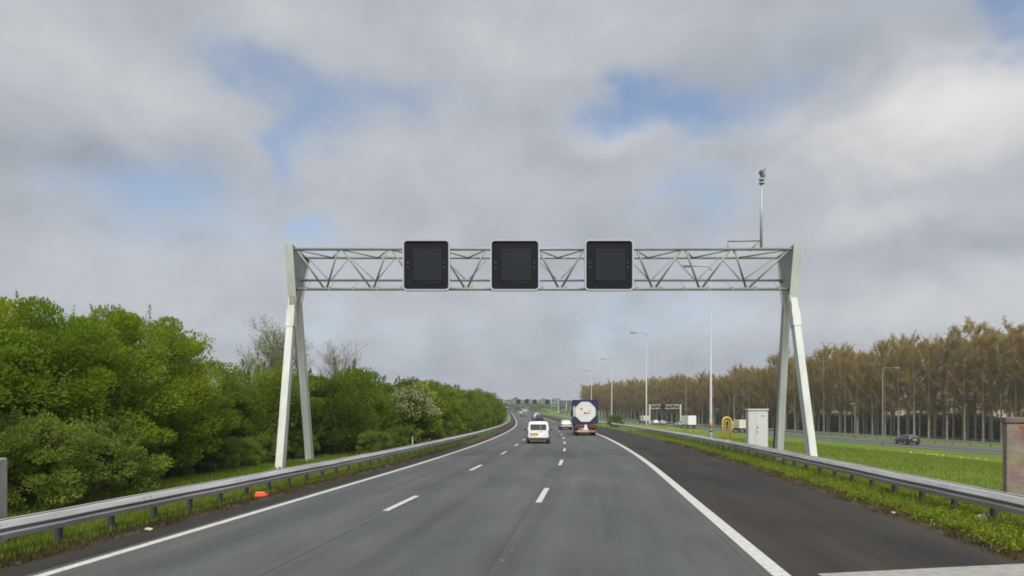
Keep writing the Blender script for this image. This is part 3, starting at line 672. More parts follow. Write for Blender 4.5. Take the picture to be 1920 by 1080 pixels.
def debris():
    x, y = V(488, 931, 20.0)[0], 20.0; z = gz(x, y); random.seed(3)
    t = MB(); t.box((0, 0, .09), (.32, .22, .16), Matrix.Rotation(R(14), 3, 'Z'), taper=.85); t.box((.12, -.02, .06), (.22, .18, .07), Matrix.Rotation(R(-20), 3, 'Y'))
    o = t.build('plastic_scrap', mat('orange_red', (.62, .095, .03), .5, var=.2, vscale=9), None, .02); o.location = (x, y, z)
    tag(o, 'crumpled orange red plastic scrap lying in the verge under the rail', 'litter')
    for px, py, sx, cm, lb in ((278, 994, .085, (.40, .40, .28), 'small pale scrap lying in the verge weeds under the left rail'), (1674, 964, .06, (.42, .38, .33), 'small pale pebble on the edge of the dark hard shoulder'), (1848, 982, .26, (.5, .55, .48), 'crumpled pale plastic bag in the weeds under the rail near the brick pillar')):
        d = 3127 / (py - HY); x = (px - CX) * d / F
        q = bmesh.new(); bmesh.ops.create_icosphere(q, subdivisions=2, radius=1)
        for v in q.verts:
            k = .75 + .5 * random.random(); v.co = Vector((v.co.x * sx * k, v.co.y * sx * .7 * k, v.co.z * sx * .4 * k))
        me = bpy.data.meshes.new('litter'); q.to_mesh(me); q.free(); me.materials.append(mat('litter%d' % px, cm, .6, var=.2, vscale=20))
        o = link('litter_scrap', me); o.location = (x, d, max(gz(x, d), 0) + sx * .22); tag(o, lb, 'litter')
    x = V(794, 820, 44)[0] ; d = 44; x = rx(-3.0, d)
    m = thing('marker_post', 'slim white marker post just behind the rail in front of the green hedge', 'marker post', (x, d, gz(x, d)))
    MB().box((0, 0, .5), (.07, .04, 1.2)).build('shaft', mat('post_white', (.5, .5, .47), .6), m); MB().box((0, -.023, .98), (.05, .006, .12)).build('reflector', M_truss, m)
debris()

# ------------------------------------------------------------------ vehicles
def loft(secs, close=True):
    """secs: rings of equal length"""
    mb = MB(); n = len(secs[0]); vs = [p for r in secs for p in r]
    fs = [(i * n + k, i * n + (k + 1) % n, (i + 1) * n + (k + 1) % n, (i + 1) * n + k) for i in range(len(secs) - 1) for k in range(n)]
    mb.add(vs, fs, True); b = 0
    mb.f += [tuple(reversed(range(n))), tuple(range((len(secs) - 1) * n, len(secs) * n))]; mb.sm += [True, True]
    return mb
def wheel(parent, x, y, r, w=.2):
    t = link('wheel', None, parent) if False else bpy.data.objects.new('wheel', None); COL.objects.link(t); t.parent = parent; t.location = (x, y, r); t.empty_display_size = .2
    a = MB(); a.tube([(-w / 2, 0, 0), (-w / 2 + .03, 0, 0), (w / 2 - .03, 0, 0), (w / 2, 0, 0)], [r * .9, r, r, r * .9], 18); a.build('tyre', M_tyre, t)
    b = MB(); b.tube([(-w / 2 - .012, 0, 0), (w / 2 + .012, 0, 0)], r * .62, 14); b.build('rim', M_chrome, t)
def car(name, label, cat, loc, rz, paint, L=4.2, Wd=1.78, Ht=1.48, style='hatch', group=None, detail=True):
    """nose towards +Y; origin on the ground under the middle"""
    t = thing(name, label, cat, loc, rz, group); w = Wd / 2
    if style == 'van':      # stations: y, z bottom, belt, roof, half-width sill / belt / roof
        st = [(-L / 2, .46, .95, Ht - .13, .94, .98, .80), (-L / 2 + .10, .38, 1.0, Ht - .02, .99, 1.0, .84), (-L / 2 + .9, .30, 1.02, Ht, 1, 1, .86), (.2, .24, 1.02, Ht - .01, 1, 1, .86), (.75, .24, 1.02, Ht - .16, 1, 1, .80), (1.25, .24, 1.0, 1.10, 1, .98, .80), (L / 2 - .12, .26, .82, .90, .97, .92, .74), (L / 2, .34, .66, .70, .86, .84, .6)]
    elif style == 'sedan':
        st = [(-L / 2, .36, .80, .95, .90, .92, .66), (-L / 2 + .15, .28, .86, 1.02, .97, .97, .70), (-L / 2 + .75, .24, .9, 1.10, 1, 1, .70), (-L / 2 + 1.35, .22, .92, Ht, 1, 1, .70), (.1, .22, .92, Ht, 1, 1, .72), (.85, .22, .9, 1.02, 1, 1, .74), (L / 2 - .25, .24, .74, .80, .96, .92, .7), (L / 2, .34, .58, .62, .84, .8, .6)]
    else:
        st = [(-L / 2, .36, .86, 1.0, .90, .94, .70), (-L / 2 + .13, .28, .90, 1.14, .97, .98, .70), (-L / 2 + .55, .24, .93, Ht - .05, 1, 1, .70), (-L / 2 + 1.2, .22, .93, Ht, 1, 1, .72), (.2, .22, .92, Ht - .03, 1, 1, .73), (.95, .22, .9, 1.0, 1, 1, .74), (L / 2 - .25, .24, .74, .80, .96, .92, .7), (L / 2, .34, .58, .62, .84, .8, .6)]
    def ring(y, z0, zb, zt, a, b, c):
        half = [(.0, z0), (a * w * .86, z0), (a * w * .97, z0 + .10), (a * w, (z0 + zb) / 2), (b * w, zb), (b * w * .45 + c * w * .55, zb + (zt - zb) * .55), (c * w, zt - (zt - zb) * .10), (c * w * .86, zt), (0, zt + .012)]
        return [Vector((x, y, z)) for x, z in half] + [Vector((-x, y, z)) for x, z in reversed(half[1:-1])]
    secs = [ring(*s) for s in st]
    body = loft(secs).build('body', paint, t)
    ss = body.modifiers.new('smooth', 'SUBSURF'); ss.levels = ss.render_levels = 2
    for a in (0,): pass
    if not detail:
        MB().box((0, 0, .28), (Wd * .9, L * .8, .4)).build('underside', M_tyre, t); return t
    # glass: patches a few millimetres outside the lofted sides
    def side_pt(i, s, f, sgn):   # i station index float, f 0 belt .. 1 roof
        k = int(min(i, len(st) - 2)); u = i - k; q = [st[k][j] * (1 - u) + st[k + 1][j] * u for j in range(7)]
        y, z0, zb, zt, a, b, c = q; hw = (b * (1 - f * .92) + c * f * .92) * w
        return Vector((sgn * (hw + .012), y, zb + (zt - zb) * f))
    spans = {'van': [(1.5, 2.15), (2.3, 3.0), (3.1, 4.4)], 'sedan': [(2.75, 3.4), (3.45, 4.2), (4.25, 4.75)], 'hatch': [(1.75, 2.6), (2.7, 3.5), (3.6, 4.6)]}[style]
    for sgn in (-1, 1):
        for (i0, i1) in spans:
            n = 5; vs = []
            for q in range(n + 1):
                i = i0 + (i1 - i0) * q / n; vs += [side_pt(i, 0, .10, sgn), side_pt(i, 0, .48, sgn), side_pt(i, 0, .80, sgn)]
            fs = [(a * 3 + b, a * 3 + b + 1, (a + 1) * 3 + b + 1, (a + 1) * 3 + b) for a in range(n) for b in range(2)]
            MB().add(vs, fs, True).build('side_window', M_glass, t)
    yr = -L / 2
    if style == 'van':
        MB().prism(rrect(Wd * .70, .47, .07), lambda p: (p[0], yr - .012 + max(0, p[1]) * .08, 1.36 + p[1]), lambda p: (p[0], yr + .06 + max(0, p[1]) * .08, 1.36 + p[1])).build('rear_window', M_glass, t)
        MB().box((0.18, yr - .02, 1.36), (.05, .02, .46)).build('window_divider', mat('divider_grey', (.30, .30, .27), .5), t)
        MB().box((.0, yr + .01, .66), (Wd * .62, .05, .34)).build('tailgate_panel', paint, t, .02)
        pl = MB().box((-.34, yr - .03, .72), (.54, .02, .125)).build('number_plate', M_yplate, t)
        MB().box((-.34, yr - .035, .815), (.66, .05, .05)).build('plate_lamp_bar', M_plastic, t)
        MB().box((.22, yr - .022, 1.0), (.16, .02, .035)).build('badge', M_chrome, t); MB().box((.52, yr - .02, .76), (.14, .015, .03)).build('lettering_badge', M_plastic, t)
        MB().box((0, yr - .01, .33), (Wd * .94, .16, .12)).build('bumper', M_plastic, t, .03)
        for s in (-1, 1): MB().box((s * w * .93, yr + .06, .93), (.09, .12, .34)).build('taillight', mat('dim_red', (.12, .02, .02), .3), t, .02)
    else:
        MB().prism(rrect(Wd * .66, .36, .06), lambda p: (p[0], yr + .32 + p[1] * .75 - .03, 1.2 + p[1] * .62), lambda p: (p[0], yr + .36 + p[1] * .75, 1.17 + p[1] * .62)).build('rear_window', M_glass, t)
        MB().box((0, yr - .02, .74), (.52, .03, .12)).build('number_plate', M_yplate, t)
        MB().box((0, yr + .0, .40), (Wd * .88, .12, .16)).build('bumper', M_plastic, t, .03)
        for s in (-1, 1): MB().box((s * w * .78, yr + .03, .86), (.30, .10, .14)).build('taillight', M_red, t, .02)
    for s in (-1, 1):
        MB().box((s * (w + .13), L * .20, 1.08), (.22, .10, .18)).build('mirror', M_plastic, t, .03)
    r = .33; yw = L / 2 - (.58 if style == 'van' else .78)
    for s in (-1, 1):
        for yy in (-yw + .02, yw - .02): wheel(t, s * (w - .10), yy, r, .25)
    return t
P_silver = mat('silver_paint', (.50, .51, .54), .3, .3, coat=.5)
P_dark = mat('dark_blue_paint', (.018, .021, .034), .28, coat=.6)
P_black = mat('black_paint', (.014, .015, .017), .3, coat=.5)
P_wh = mat('clean_white_paint', (.72, .72, .73), .35, coat=.4)
def on_road(px, py, zadd=0): x, y = ray_to_road(px, py); return x, y, float(rise(y)) + .004
x, y, z = on_road(1011.0, 832); car('delivery_van', 'small white van with rear window and yellow plate in the middle lane', 'van', (x, y + 2.0, z), R(-2), M_white, L=4.0, Wd=1.86, Ht=1.83, style='van')
x, y, z = on_road(1062, 806); car('hatchback_car', 'silver hatchback car half hidden by the tank truck', 'car', (x, y + 2, z), R(0), P_silver, Ht=1.5, style='hatch')

def tank_truck():
    x, y, z = on_road(1097.5, 817); t = thing('tank_truck', 'tank container truck with a round white tank end in a dark blue frame', 'truck', (x, y, z), R(-4.5))
    BL = mat('frame_blue', (.015, .019, .065), .4, var=.25, vscale=2); WT = mat('tank_white', (.62, .63, .62), .35, dirt=(.50, .51, .48), vscale=1.2)
    w, zb, zt, L = 2.85, 1.32, 4.0, 6.1
    fr = MB()
    for yy in (0, L):
        for s in (-1, 1): fr.box((s * (w / 2 - .08), yy + .08, (zb + zt) / 2), (.16, .16, zt - zb))
        for zz in (zb + .08, zt - .08): fr.box((0, yy + .08, zz), (w - .32, .14, .16))
    for s in (-1, 1):
        for zz in (zb + .08, zt - .08): fr.box((s * (w / 2 - .08), L / 2 + .08, zz), (.12, L - .32, .12))
    fr.build('container_frame', BL, t)
    gp = MB(); R0 = 1.16; zc = (zb + zt) / 2
    for sx in (-1, 1):
        for sz in (-1, 1):
            cx, cz = sx * (w / 2 - .16), zc + sz * ((zt - zb) / 2 - .16)
            pts = [(cx, cz)] + [(sx * R0 * math.sin(R(a)) , zc + sz * R0 * math.cos(R(a))) for a in ((22, 45, 68) )]
            pts = [(cx, cz), (cx, zc + sz * .42), (sx * R0 * .92, zc + sz * R0 * .40), (sx * R0 * .71, zc + sz * R0 * .71), (sx * R0 * .40, zc + sz * R0 * .92), (sx * .42, cz)]
            pts = [(cx, cz), (cx - sx * .82, cz), (cx, cz - sz * .82)]
            gp.prism(pts, lambda p: (p[0], .05, p[1]), lambda p: (p[0], .10, p[1]))
    gp.build('corner_plate', BL, t)
    n = 8
    rings = [(-.02, R0 * .30), (.0, R0 * .72), (.03, R0 * .93), (.12, R0), (.3, R0 * 1.0), (L - .25, R0), (L - .1, R0 * .9), (L, R0 * .5)]
    tk = MB(); tk.tube([(0, yy + .06, zc) for yy, r in rings], [r for yy, r in rings], 32); tk.build('tank', WT, t)
    MB().prism([(R0 * 1.03 * math.cos(R(22.5 + 45 * q)), zc + R0 * 1.03 * math.sin(R(22.5 + 45 * q))) for q in range(8)], lambda p: (p[0], .0, p[1]), lambda p: (p[0], .045, p[1])).build('tank_end', WT, t)
    for cx, cz, s, m, nm in ((-.42, zc + .34, .17, mat('placard_orange', (.62, .22, .06), .5), 'placard'), (.42, zc + .12, .14, mat('placard_yellow', (.64, .42, .12), .5), 'placard')):
        MB().prism([(cx, cz + s), (cx + s, cz), (cx, cz - s), (cx - s, cz)], lambda p: (p[0], -.03, p[1]), lambda p: (p[0], .07, p[1])).build(nm, m, t)
        MB().prism([(cx, cz + s * .5), (cx + s * .4, cz), (cx - s * .4, cz)], lambda p: (p[0], -.036, p[1]), lambda p: (p[0], .0, p[1])).build('placard_sign', mat('sign_dark', (.25, .10, .05), .6), t)
    MB().box((-.02, -.03, zc - .12), (.26, .06, .12)).build('valve_cover', M_plastic, t, .02); MB().box((.32, -.015, zc - .14), (.42, .05, .06)).build('caution_strip', mat('strip_red', (.42, .14, .12), .6), t)
    MB().box((-w / 2 + .17, -.01, zc + .05), (.16, .06, 1.15)).build('end_panel', mat('panel_grey', (.45, .46, .50), .5), t)
    ch = MB()
    for s in (-1, 1): ch.box((s * .5, 3.0, 1.12), (.14, 6.4, .26))
    ch.box((0, -.02, 1.16), (2.2, .2, .20)); ch.build('chassis', mat('chassis_brown', (.12, .055, .035), .6, var=.3), t)
    MB().box((0, .1, .98), (2.3, .1, .26)).build('light_beam', mat('beam_orange', (.26, .11, .055), .6, var=.3, vscale=5), t)
    MB().prism([(-.12, 1.22), (.12, 1.22), (.16, .9), (.30, .66), (-.30, .66), (-.16, .9)], lambda p: (p[0] + .04, -.13, p[1]), lambda p: (p[0] + .04, -.06, p[1])).build('mud_flap', P_wh, t)
    MB().box((0, -.12, .50), (2.36, .12, .28)).build('bumper', M_plastic, t, .02)
    MB().box((-.22, -.19, .52), (1.36, .03, .22)).build('bumper_board', mat('board_tan', (.42, .30, .24), .5), t)
    MB().box((.82, -.19, .52), (.64, .03, .24)).build('taillight', mat('tail_red', (.40, .10, .07), .4), t); MB().box((-1.02, -.19, .52), (.20, .03, .22)).build('taillight', M_red, t)
    for yy in (.9, 2.2, 3.5):
        for s in (-1, 1): wheel(t, s * .96, yy, .5, .42)
    for s in (-1, 1): MB().box((s * 1.02, .35, .92), (.44, .03, .6)).build('mud_guard', M_tyre, t)
    cab = MB(); cab.box((0, 8.6, 2.15), (2.5, 2.2, 2.9)); cab.build('cab', BL, t, .08)
    for yy in (7.0, 9.2):
        for s in (-1, 1): wheel(t, s * 1.02, yy, .5, .34)
    for s in (-1, 1): MB().box((s * 1.45, 9.6, 2.5), (.2, .12, .8)).build('mirror', M_plastic, t, .03)
tank_truck()
def far_tanker():
    x, y, z = on_road(1012, 790.0); z = float(rise(y)); k = y / F
    t = thing('tank_trailer', 'blue ended tank trailer with cream flank ahead of the white van', 'truck', (x, y, z), R(5))
    r = 1.12; zc = V(0, 780, y)[2] - z - .25
    a = MB(); a.tube([(0, yy, zc) for yy in (-.12, .0, .25, .6)], [r * .4, r * .85, r, r * 1.0], 24); a.build('tank_end', mat('end_blue', (.030, .060, .17), .4), t)
    a = MB(); a.tube([(-.02, yy, zc) for yy in (.6, 7.5, 8.0)], [r * 1.0, r, r * .7], 24); a.build('tank', mat('tank_cream', (.55, .52, .42), .45), t)
    MB().box((0, 3.8, .85), (2.2, 8.2, .3)).build('chassis', M_plastic, t); MB().box((0, -.15, .62), (2.4, .1, .24)).build('bumper', M_plastic, t)
    for s in (-1, 1):
        MB().box((s * .95, -.22, .64), (.3, .04, .16)).build('taillight', M_red, t)
        for yy in (.9, 2.2, 3.5, 9.2): wheel(t, s * .95, yy, .5, .4)
    MB().box((0, 10, 1.35), (2.3, 2.2, 1.6)).build('cab', mat('end_blue', (0, 0, 0)), t, .08)
far_tanker()
def box_truck(label, x, y, z, rz, boxw, boxl, boxh, col, cabcol):
    t = thing('box_truck', label, 'truck', (x, y, z), rz)
    bx = MB().box((0, boxl / 2, 1.0 + boxh / 2), (boxw, boxl, boxh)).build('cargo_box', col, t, .04)
    MB().box((0, -.01, 1.0 + boxh / 2), (.03, .03, boxh * .92)).build('door_seam', mat('seam_grey', (.3, .3, .3), .5), bx)
    MB().box((0, boxl / 2 + .6, .8), (1.6, boxl + 1.8, .3)).build('chassis', M_plastic, t)
    cb = loft([[Vector((sx * q * boxw / 2, boxl + yy, zz)) for sx, zz in ((-1, .55), (1, .55), (1, zt * .55), (.92, zt), (-.92, zt), (-1, zt * .55))] for yy, zt, q in ((.08, 2.5, .96), (.9, 2.5, .96), (1.6, 1.7, .94), (1.9, 1.1, .88))]); cb.build('cab', cabcol, t)
    for s in (-1, 1):
        MB().box((s * boxw * .485, boxl + .75, 1.75), (.03, .7, .5)).build('side_window', M_glass, t)
        for yy in (boxl * .22, boxl + .9): wheel(t, s * (boxw / 2 - .2), yy, .42, .3)
        MB().box((s * boxw * .4, -.04, .85), (.2, .05, .14)).build('taillight', M_red, t)
        MB().box((s * (boxw / 2 + .15), boxl + 1.2, 1.6), (.16, .08, .34)).build('mirror', M_plastic, t, .03)
    return t
def at_B(px, d, off=None):
    x = (px - CX) * d / F; return x, d, gz(x, d) + .05
x, y, z = at_B(1298, 183); box_truck('white box truck on the side road beside the small portal', x, y, z, R(8), 2.3, 4.6, 2.5, P_wh, P_wh)
x, y, z = at_B(1394, 150); box_truck('cream box van partly hidden behind the grey cabinet', x, y, z, R(6), 1.9, 3.2, 1.9, mat('cream_box', (.62, .55, .45), .5), P_wh)
x, y, z = at_B(1212, 240); box_truck('small cream truck just left of the small portal leg', x, y, z, R(14), 2.0, 3.0, 1.9, mat('cream_box', (0, 0, 0)), P_dark)
def B_car(px, d, lb, paint, style='hatch', rz=0, **k):
    x, y, z = at_B(px, d); car('side_road_car', lb, 'car', (x, y, z), rz, paint, style=style, **k)
B_car(1700, 97, 'dark blue car driving on the side road beyond the grass', P_dark, 'hatch', R(-3), L=4.3, Ht=1.5)
B_car(1227, 232, 'small white car under the small portal, beside its leg', P_wh, 'hatch', R(10)); B_car(1241, 228, 'small pale car in the middle under the small portal', P_silver, 'sedan', R(10)); B_car(1273, 205, 'small pale car just before the portal leg beside the white box truck', P_silver, 'hatch', R(10))
def A_car(px, py, lb, paint, style='hatch', Ht=1.5, Wd=1.8, L=4.2):
    x, y, z = on_road(px, py); car('distant_car', lb, 'car', (x, y, z), R(1), paint, style=style, Ht=Ht, Wd=Wd, L=L)
A_car(979.5, 781.5, 'small black car far ahead in the fast lane, nearest of the distant cars', P_black, Ht=1.5, Wd=1.85)
A_car(975, 776.5, 'tiny silver car far ahead just beyond the black car', P_silver, 'sedan')
A_car(992.5, 773.6, 'tiny dark van far ahead beside the white lorry', P_black, 'van', Ht=2.2, Wd=2.0)
x, y, z = on_road(986, 774.3); box_truck('far white lorry beyond the black car, under the distant gantry', x, y, z, 0, 2.4, 6, 2.4, P_wh, P_wh)
x, y, z = on_road(956, 774.5); box_truck('far pale lorry beside the hedge end under the distant gantry', x - 2.0, y, z, 0, 2.4, 6, 2.6, P_silver, P_silver)

# ------------------------------------------------------------------ plants
def leaf_mesh(name, P, D, size, m, aspect=.5, Nn=None):
    """P centres, D tip directions (n,3), size (n,); one folded diamond leaf each"""
    n = len(P); D = D / (np.linalg.norm(D, axis=1, keepdims=True) + 1e-9)
    rnd = RNG.normal(size=(n, 3)) if Nn is None else Nn; S_ = np.cross(D, rnd); S_ /= (np.linalg.norm(S_, axis=1, keepdims=True) + 1e-9)
    sz = size[:, None]
    a = P - D * sz * .5; c = P + D * sz * .5; b = P + S_ * sz * aspect * .5; d = P - S_ * sz * aspect * .5
    vs = np.stack([a, b, c, d], 1).reshape(-1, 3)
    me = bpy.data.meshes.new(name); me.vertices.add(4 * n); me.vertices.foreach_set('co', vs.ravel())
    me.loops.add(4 * n); me.loops.foreach_set('vertex_index', np.arange(4 * n, dtype=np.int32))
    me.polygons.add(n); me.polygons.foreach_set('loop_start', np.arange(0, 4 * n, 4, dtype=np.int32)); me.polygons.foreach_set('loop_total', np.full(n, 4, np.int32))
    me.update(calc_edges=True); me.materials.append(m); return me
def unit(n):
    v = RNG.normal(size=(n, 3)); return v / np.linalg.norm(v, axis=1, keepdims=True)
def bush_meshes(h, r, nclump, per, size, m, shoots=14, stem_m=None, low=.04, rclump=.55, topw=.9, stems=9):
    """crown built of many uneven clumps of leaves from the ground up, with shoots standing out of the top"""
    C_ = []
    while len(C_) < nclump:
        p = RNG.uniform(-1, 1, 3); z = (p[2] + 1) / 2
        prof = (.62 + .55 * math.sin(min(1, z * 1.25 + .12) * math.pi * .62)) if z < .55 else topw * math.sqrt(max(0, 1 - ((z - .5) / .52) ** 2)) + .12
        rr = math.hypot(p[0], p[1])
        if rr > prof: continue
        if rr < prof * .45 and z < .8 and RNG.random() < .8: continue
        C_.append((p[0] * r, p[1] * r, (low + z * (1 - low)) * h * .94))
    C_ = np.array(C_); rad = RNG.uniform(.6, 1.25, len(C_)) * rclump
    idx = np.repeat(np.arange(len(C_)), per)
    u = unit(len(idx)); q = RNG.random(len(idx)) ** .33
    P = C_[idx] + u * (rad[idx] * q)[:, None] * np.array([1.15, 1.15, .72])
    out = P - np.array([0, 0, h * .42]); out[:, 2] *= .6; out /= np.linalg.norm(out, axis=1, keepdims=True) + 1e-6
    D = out * .9 + u * .7 + np.array([0, 0, .25]) + RNG.normal(size=P.shape) * .35
    sz = RNG.uniform(.65, 1.3, len(P)) * size
    NV = u * .8 + np.array([0, 0, .55]) + out * .35 + RNG.normal(size=P.shape) * .38
    st = MB()
    for k in range(stems):
        a = RNG.uniform(0, 6.28); b = RNG.uniform(.1, .5) * r; tip = C_[RNG.integers(len(C_))]
        st.tube([(b * .5 * math.cos(a), b * .5 * math.sin(a), -.1), (b * math.cos(a), b * math.sin(a), h * .22), tuple(tip * np.array([.8, .8, .9]))], [.05, .035, .012], 5, False)
    SP, SD, SS = [], [], []
    for k in range(shoots):
        a = RNG.uniform(0, 6.28); rr = r * RNG.uniform(.1, .85); zb = h * RNG.uniform(.66, .86) if rr < r * .6 else h * RNG.uniform(.5, .75)
        b = np.array([rr * math.cos(a), rr * math.sin(a), zb]); dr = np.array([.35 * math.cos(a) * rr / r + RNG.normal() * .12, .35 * math.sin(a) * rr / r + RNG.normal() * .12, 1.0]); ln = RNG.uniform(.7, 1.3) * h / 6.5
        st.tube([tuple(b), tuple(b + dr * ln)], [.014, .005], 4, False)
        nl = 60
        tt = RNG.random(nl) ** .8; SP.append(b + dr * (tt * ln)[:, None] + RNG.normal(size=(nl, 3)) * .10 * (1.15 - tt)[:, None]); SD.append(dr * .8 + RNG.normal(size=(nl, 3)) * .6); SS.append(RNG.uniform(.6, 1.1, nl) * size * .9)
    if shoots: NV = np.vstack([NV] + [RNG.normal(size=a_.shape) + np.array([0, 0, .4]) for a_ in SP]); P = np.vstack([P] + SP); D = np.vstack([D] + SD); sz = np.concatenate([sz] + SS)
    return leaf_mesh('foliage', P, D, sz, m, .5, NV), st.mesh('stem')
def bush(name, label, cat, meshes, x, y, rz=0, sc=1.0, group=None, sz=None):
    t = thing(name, label, cat, (x, y, gz(x, y) - .03), rz, group); t.scale = (sc, sc, sz or sc)
    f = link('foliage', meshes[0], t); s = link('woody_stems', meshes[1], t)  # second mesh: bare woody stems and the stalks of the top shoots
    if not meshes[1].materials: meshes[1].materials.append(M_bark)
    return t
NEAR = [bush_meshes(6.6, 2.7, 104, 640, .112, G_LEAF, 12, rclump=.66), bush_meshes(6.4, 2.5, 98, 640, .108, G_LEAF, 14, rclump=.64), bush_meshes(6.8, 2.6, 100, 640, .112, G_LEAF2, 12, rclump=.66)]
MIDB = [bush_meshes(6.0, 2.7, 70, 250, .17, G_MID, 9, rclump=.72), bush_meshes(6.0, 2.6, 66, 250, .17, G_MID2, 9, rclump=.72), bush_meshes(5.8, 2.6, 70, 250, .165, G_MID, 8, rclump=.70)]
LOWB = [bush_meshes(2.7, 1.6, 80, 230, .095, G_SHRUB, 70, rclump=.34), bush_meshes(2.3, 1.5, 75, 230, .09, G_SHRUB, 70, rclump=.32)]
GRP = 'green bushes forming the hedge behind the left rail'
GN = 'tall leafy bushes nearest the road before the gantry'
near_spots = [(-15.9, 18.3, 0, 1.02, .92, 'tall dark green bush at the very edge of the picture behind the low shrub'), (-14.6, 22.2, 1, 1.06, 1.03, 'tall bright green bush behind the low shrub, beside the edge bush'),
              (-15.0, 26.6, 2, 1.02, 1.06, 'tallest yellow green bush of the near thicket, with shoots standing up'), (-15.6, 29.6, 1, 1.03, .98, 'tall green bush ending the high thicket, with arching shoots against the sky'),
              (-16.6, 35.5, 0, .92, .66, 'middling green bush between the high thicket and the gantry leg'), (-18.5, 22.0, 2, 1.15, 1.0, 'tall bush behind the front row of the near thicket'), (-19.5, 27.5, 0, 1.15, .98, 'dark tall bush at the back of the near thicket, behind the arching shoots'), (-19.0, 33.0, 1, 1.1, .80, 'middling bush at the back, just before the dip in the thicket'), (-22.5, 25.0, 1, 1.2, 1.0, 'hindmost bush of the near thicket, showing in its gaps'), (-17.8, 24.6, 0, 1.05, .98, 'bush filling the middle of the near thicket')]
for i, (x, y, k, s, sz, lb) in enumerate(near_spots): bush('leafy_bush', lb, 'bush', NEAR[k], x, y, i * 1.3, s, GN, sz)
for i, (x, y, k, s, lb) in enumerate([(-12.9, 17.6, 0, 1.0, 'low olive green bramble shrub beside the concrete post'), (-12.6, 20.2, 1, 1.1, 'low olive green bramble shrub in front of the tall thicket, farther from the post'), (-15.0, 15.6, 1, 1.0, 'low bramble shrub behind the concrete post at the picture edge')]):
    bush('bramble_shrub', lb, 'shrub', LOWB[k], x, y, i * 2.1, s, 'low shrubs before the thicket')
# the long hedge of trees beyond, bush by bush
y = 37.0; k = 0
ROWLB = 'rounded green bush in the long hedge beyond the near gantry'
while y < 175:
    o = -5.9 - (4.0 if y < 42 else 2.0 if y < 48 else 0) + RNG.uniform(-.35, .35)
    x = rx(o, y); hgt = .92 if y < 45 else (1.0 if y < 110 else 1.08)
    lb = ROWLB
    bush('hedge_bush', lb, 'bush', MIDB[k % 3], x, y, RNG.uniform(0, 6.28), hgt * RNG.uniform(.93, 1.06), GRP, hgt * RNG.uniform(.92, 1.06))
    if k % 2 == 0:
        bush('hedge_bush', lb, 'bush', MIDB[(k + 1) % 3], rx(o - 3.4, y + 1), y + 1.0, RNG.uniform(0, 6.28), hgt * 1.08, GRP, hgt * 1.0)
    y += 2.7 + (y - 37) * .012; k += 1
# small shrubs at the hedge foot
y = 24.0; k = 0
while y < 120:
    o = -4.4 - (4.0 if y < 40 else 0) + RNG.uniform(-.3, .3)
    bush('hedge_foot_shrub', 'low green shrub at the foot of the bushes along the rail', 'shrub', LOWB[k % 2], rx(o, y), y, RNG.uniform(0, 6.28), RNG.uniform(.55, .85), 'low shrubs along the hedge foot')
    y += 2.6 + (y - 24) * .02; k += 1
BL = bush_meshes(5.4, 2.0, 70, 80, .24, G_LEAF2, 10)
bx_, by_ = rx(-4.7, 51), 51.0
tb = bush('blossom_bush', 'bush covered in creamy white blossom in the hedge beyond the gantry legs', 'bush', BL, bx_, by_, 0, .95)
cl = unit(70); cl[:, 2] = np.abs(cl[:, 2]) * 1.0 - .25; cl[:, 1] = -np.abs(cl[:, 1]) * 1.0; cc = np.array([0, -.2, 3.2]) + cl * 2.15
P = np.repeat(cc, 22, 0) + RNG.normal(size=(70 * 22, 3)) * .22
link('blossom', leaf_mesh('blossom', P, RNG.normal(size=P.shape), RNG.uniform(.09, .19, len(P)), G_BLOSS, .9), tb)

def branching(h, levels, spread, seed, trunk_r, up=.25, start=.25, n0=9, minr=.008):
    rg = np.random.default_rng(seed); mb = MB(); tips = []
    def grow(p, d, ln, r, lev):
        d = d / np.linalg.norm(d); q = p; pts = [p]; rr = [r]; dd = d
        for i in range(3):
            dd = dd + rg.normal(size=3) * .10 + np.array([0, 0, up * .2]); dd /= np.linalg.norm(dd); q = q + dd * ln / 3; pts.append(q); rr.append(max(minr, r * (1 - .22 * (i + 1))))
        mb.tube([tuple(a) for a in pts], rr, 5 if lev < 2 else 3, False)
        if lev >= levels: tips.extend(pts[1:]); return
        for k in range(rg.integers(4, 7) if lev else n0):
            t = rg.uniform(.3 if lev else start, 1.0); i = min(2, int(t * 3)); f = t * 3 - i
            b = pts[i] * (1 - f) + pts[i + 1] * f
            sd = rg.normal(size=3); sd -= dd * sd.dot(dd); sd /= np.linalg.norm(sd)
            nd = dd * math.cos(spread) + sd * math.sin(spread) + np.array([0, 0, up])
            grow(b, nd, ln * rg.uniform(.42, .62) * (1.15 - t * .35 if lev == 0 else 1), max(minr, rr[i] * .5), lev + 1)
    grow(np.array([0, 0, -.1]), np.array([0, 0, 1.0]), h * .72, trunk_r, 0)
    return mb, np.array(tips)
def open_tree(name, label, x, y, h, seed, spread, leafm, nleaf, lsize, barkm, n0=14):
    t = thing(name, label, 'tree', (x, y, gz(x, y)), 0)
    mb, tips = branching(h, 3, spread, seed, .17, .3, .2, n0, .012)
    me = mb.mesh('trunk'); me.materials.append(barkm); link('trunk', me, t)
    if nleaf:
        P = tips[RNG.integers(len(tips), size=nleaf)] + RNG.normal(size=(nleaf, 3)) * .18
        link('crown', leaf_mesh('crown', P, RNG.normal(size=P.shape), RNG.uniform(.7, 1.3, nleaf) * lsize, leafm), t)
p = V(533, 700, 62); open_tree('young_tree', 'half bare tree with olive young leaves rising behind the gantry legs', p[0], 62, 9.5, 5, .72, G_OLIVE, 16000, .13, mat('olive_bark', (.19, .165, .11), .9), 34)
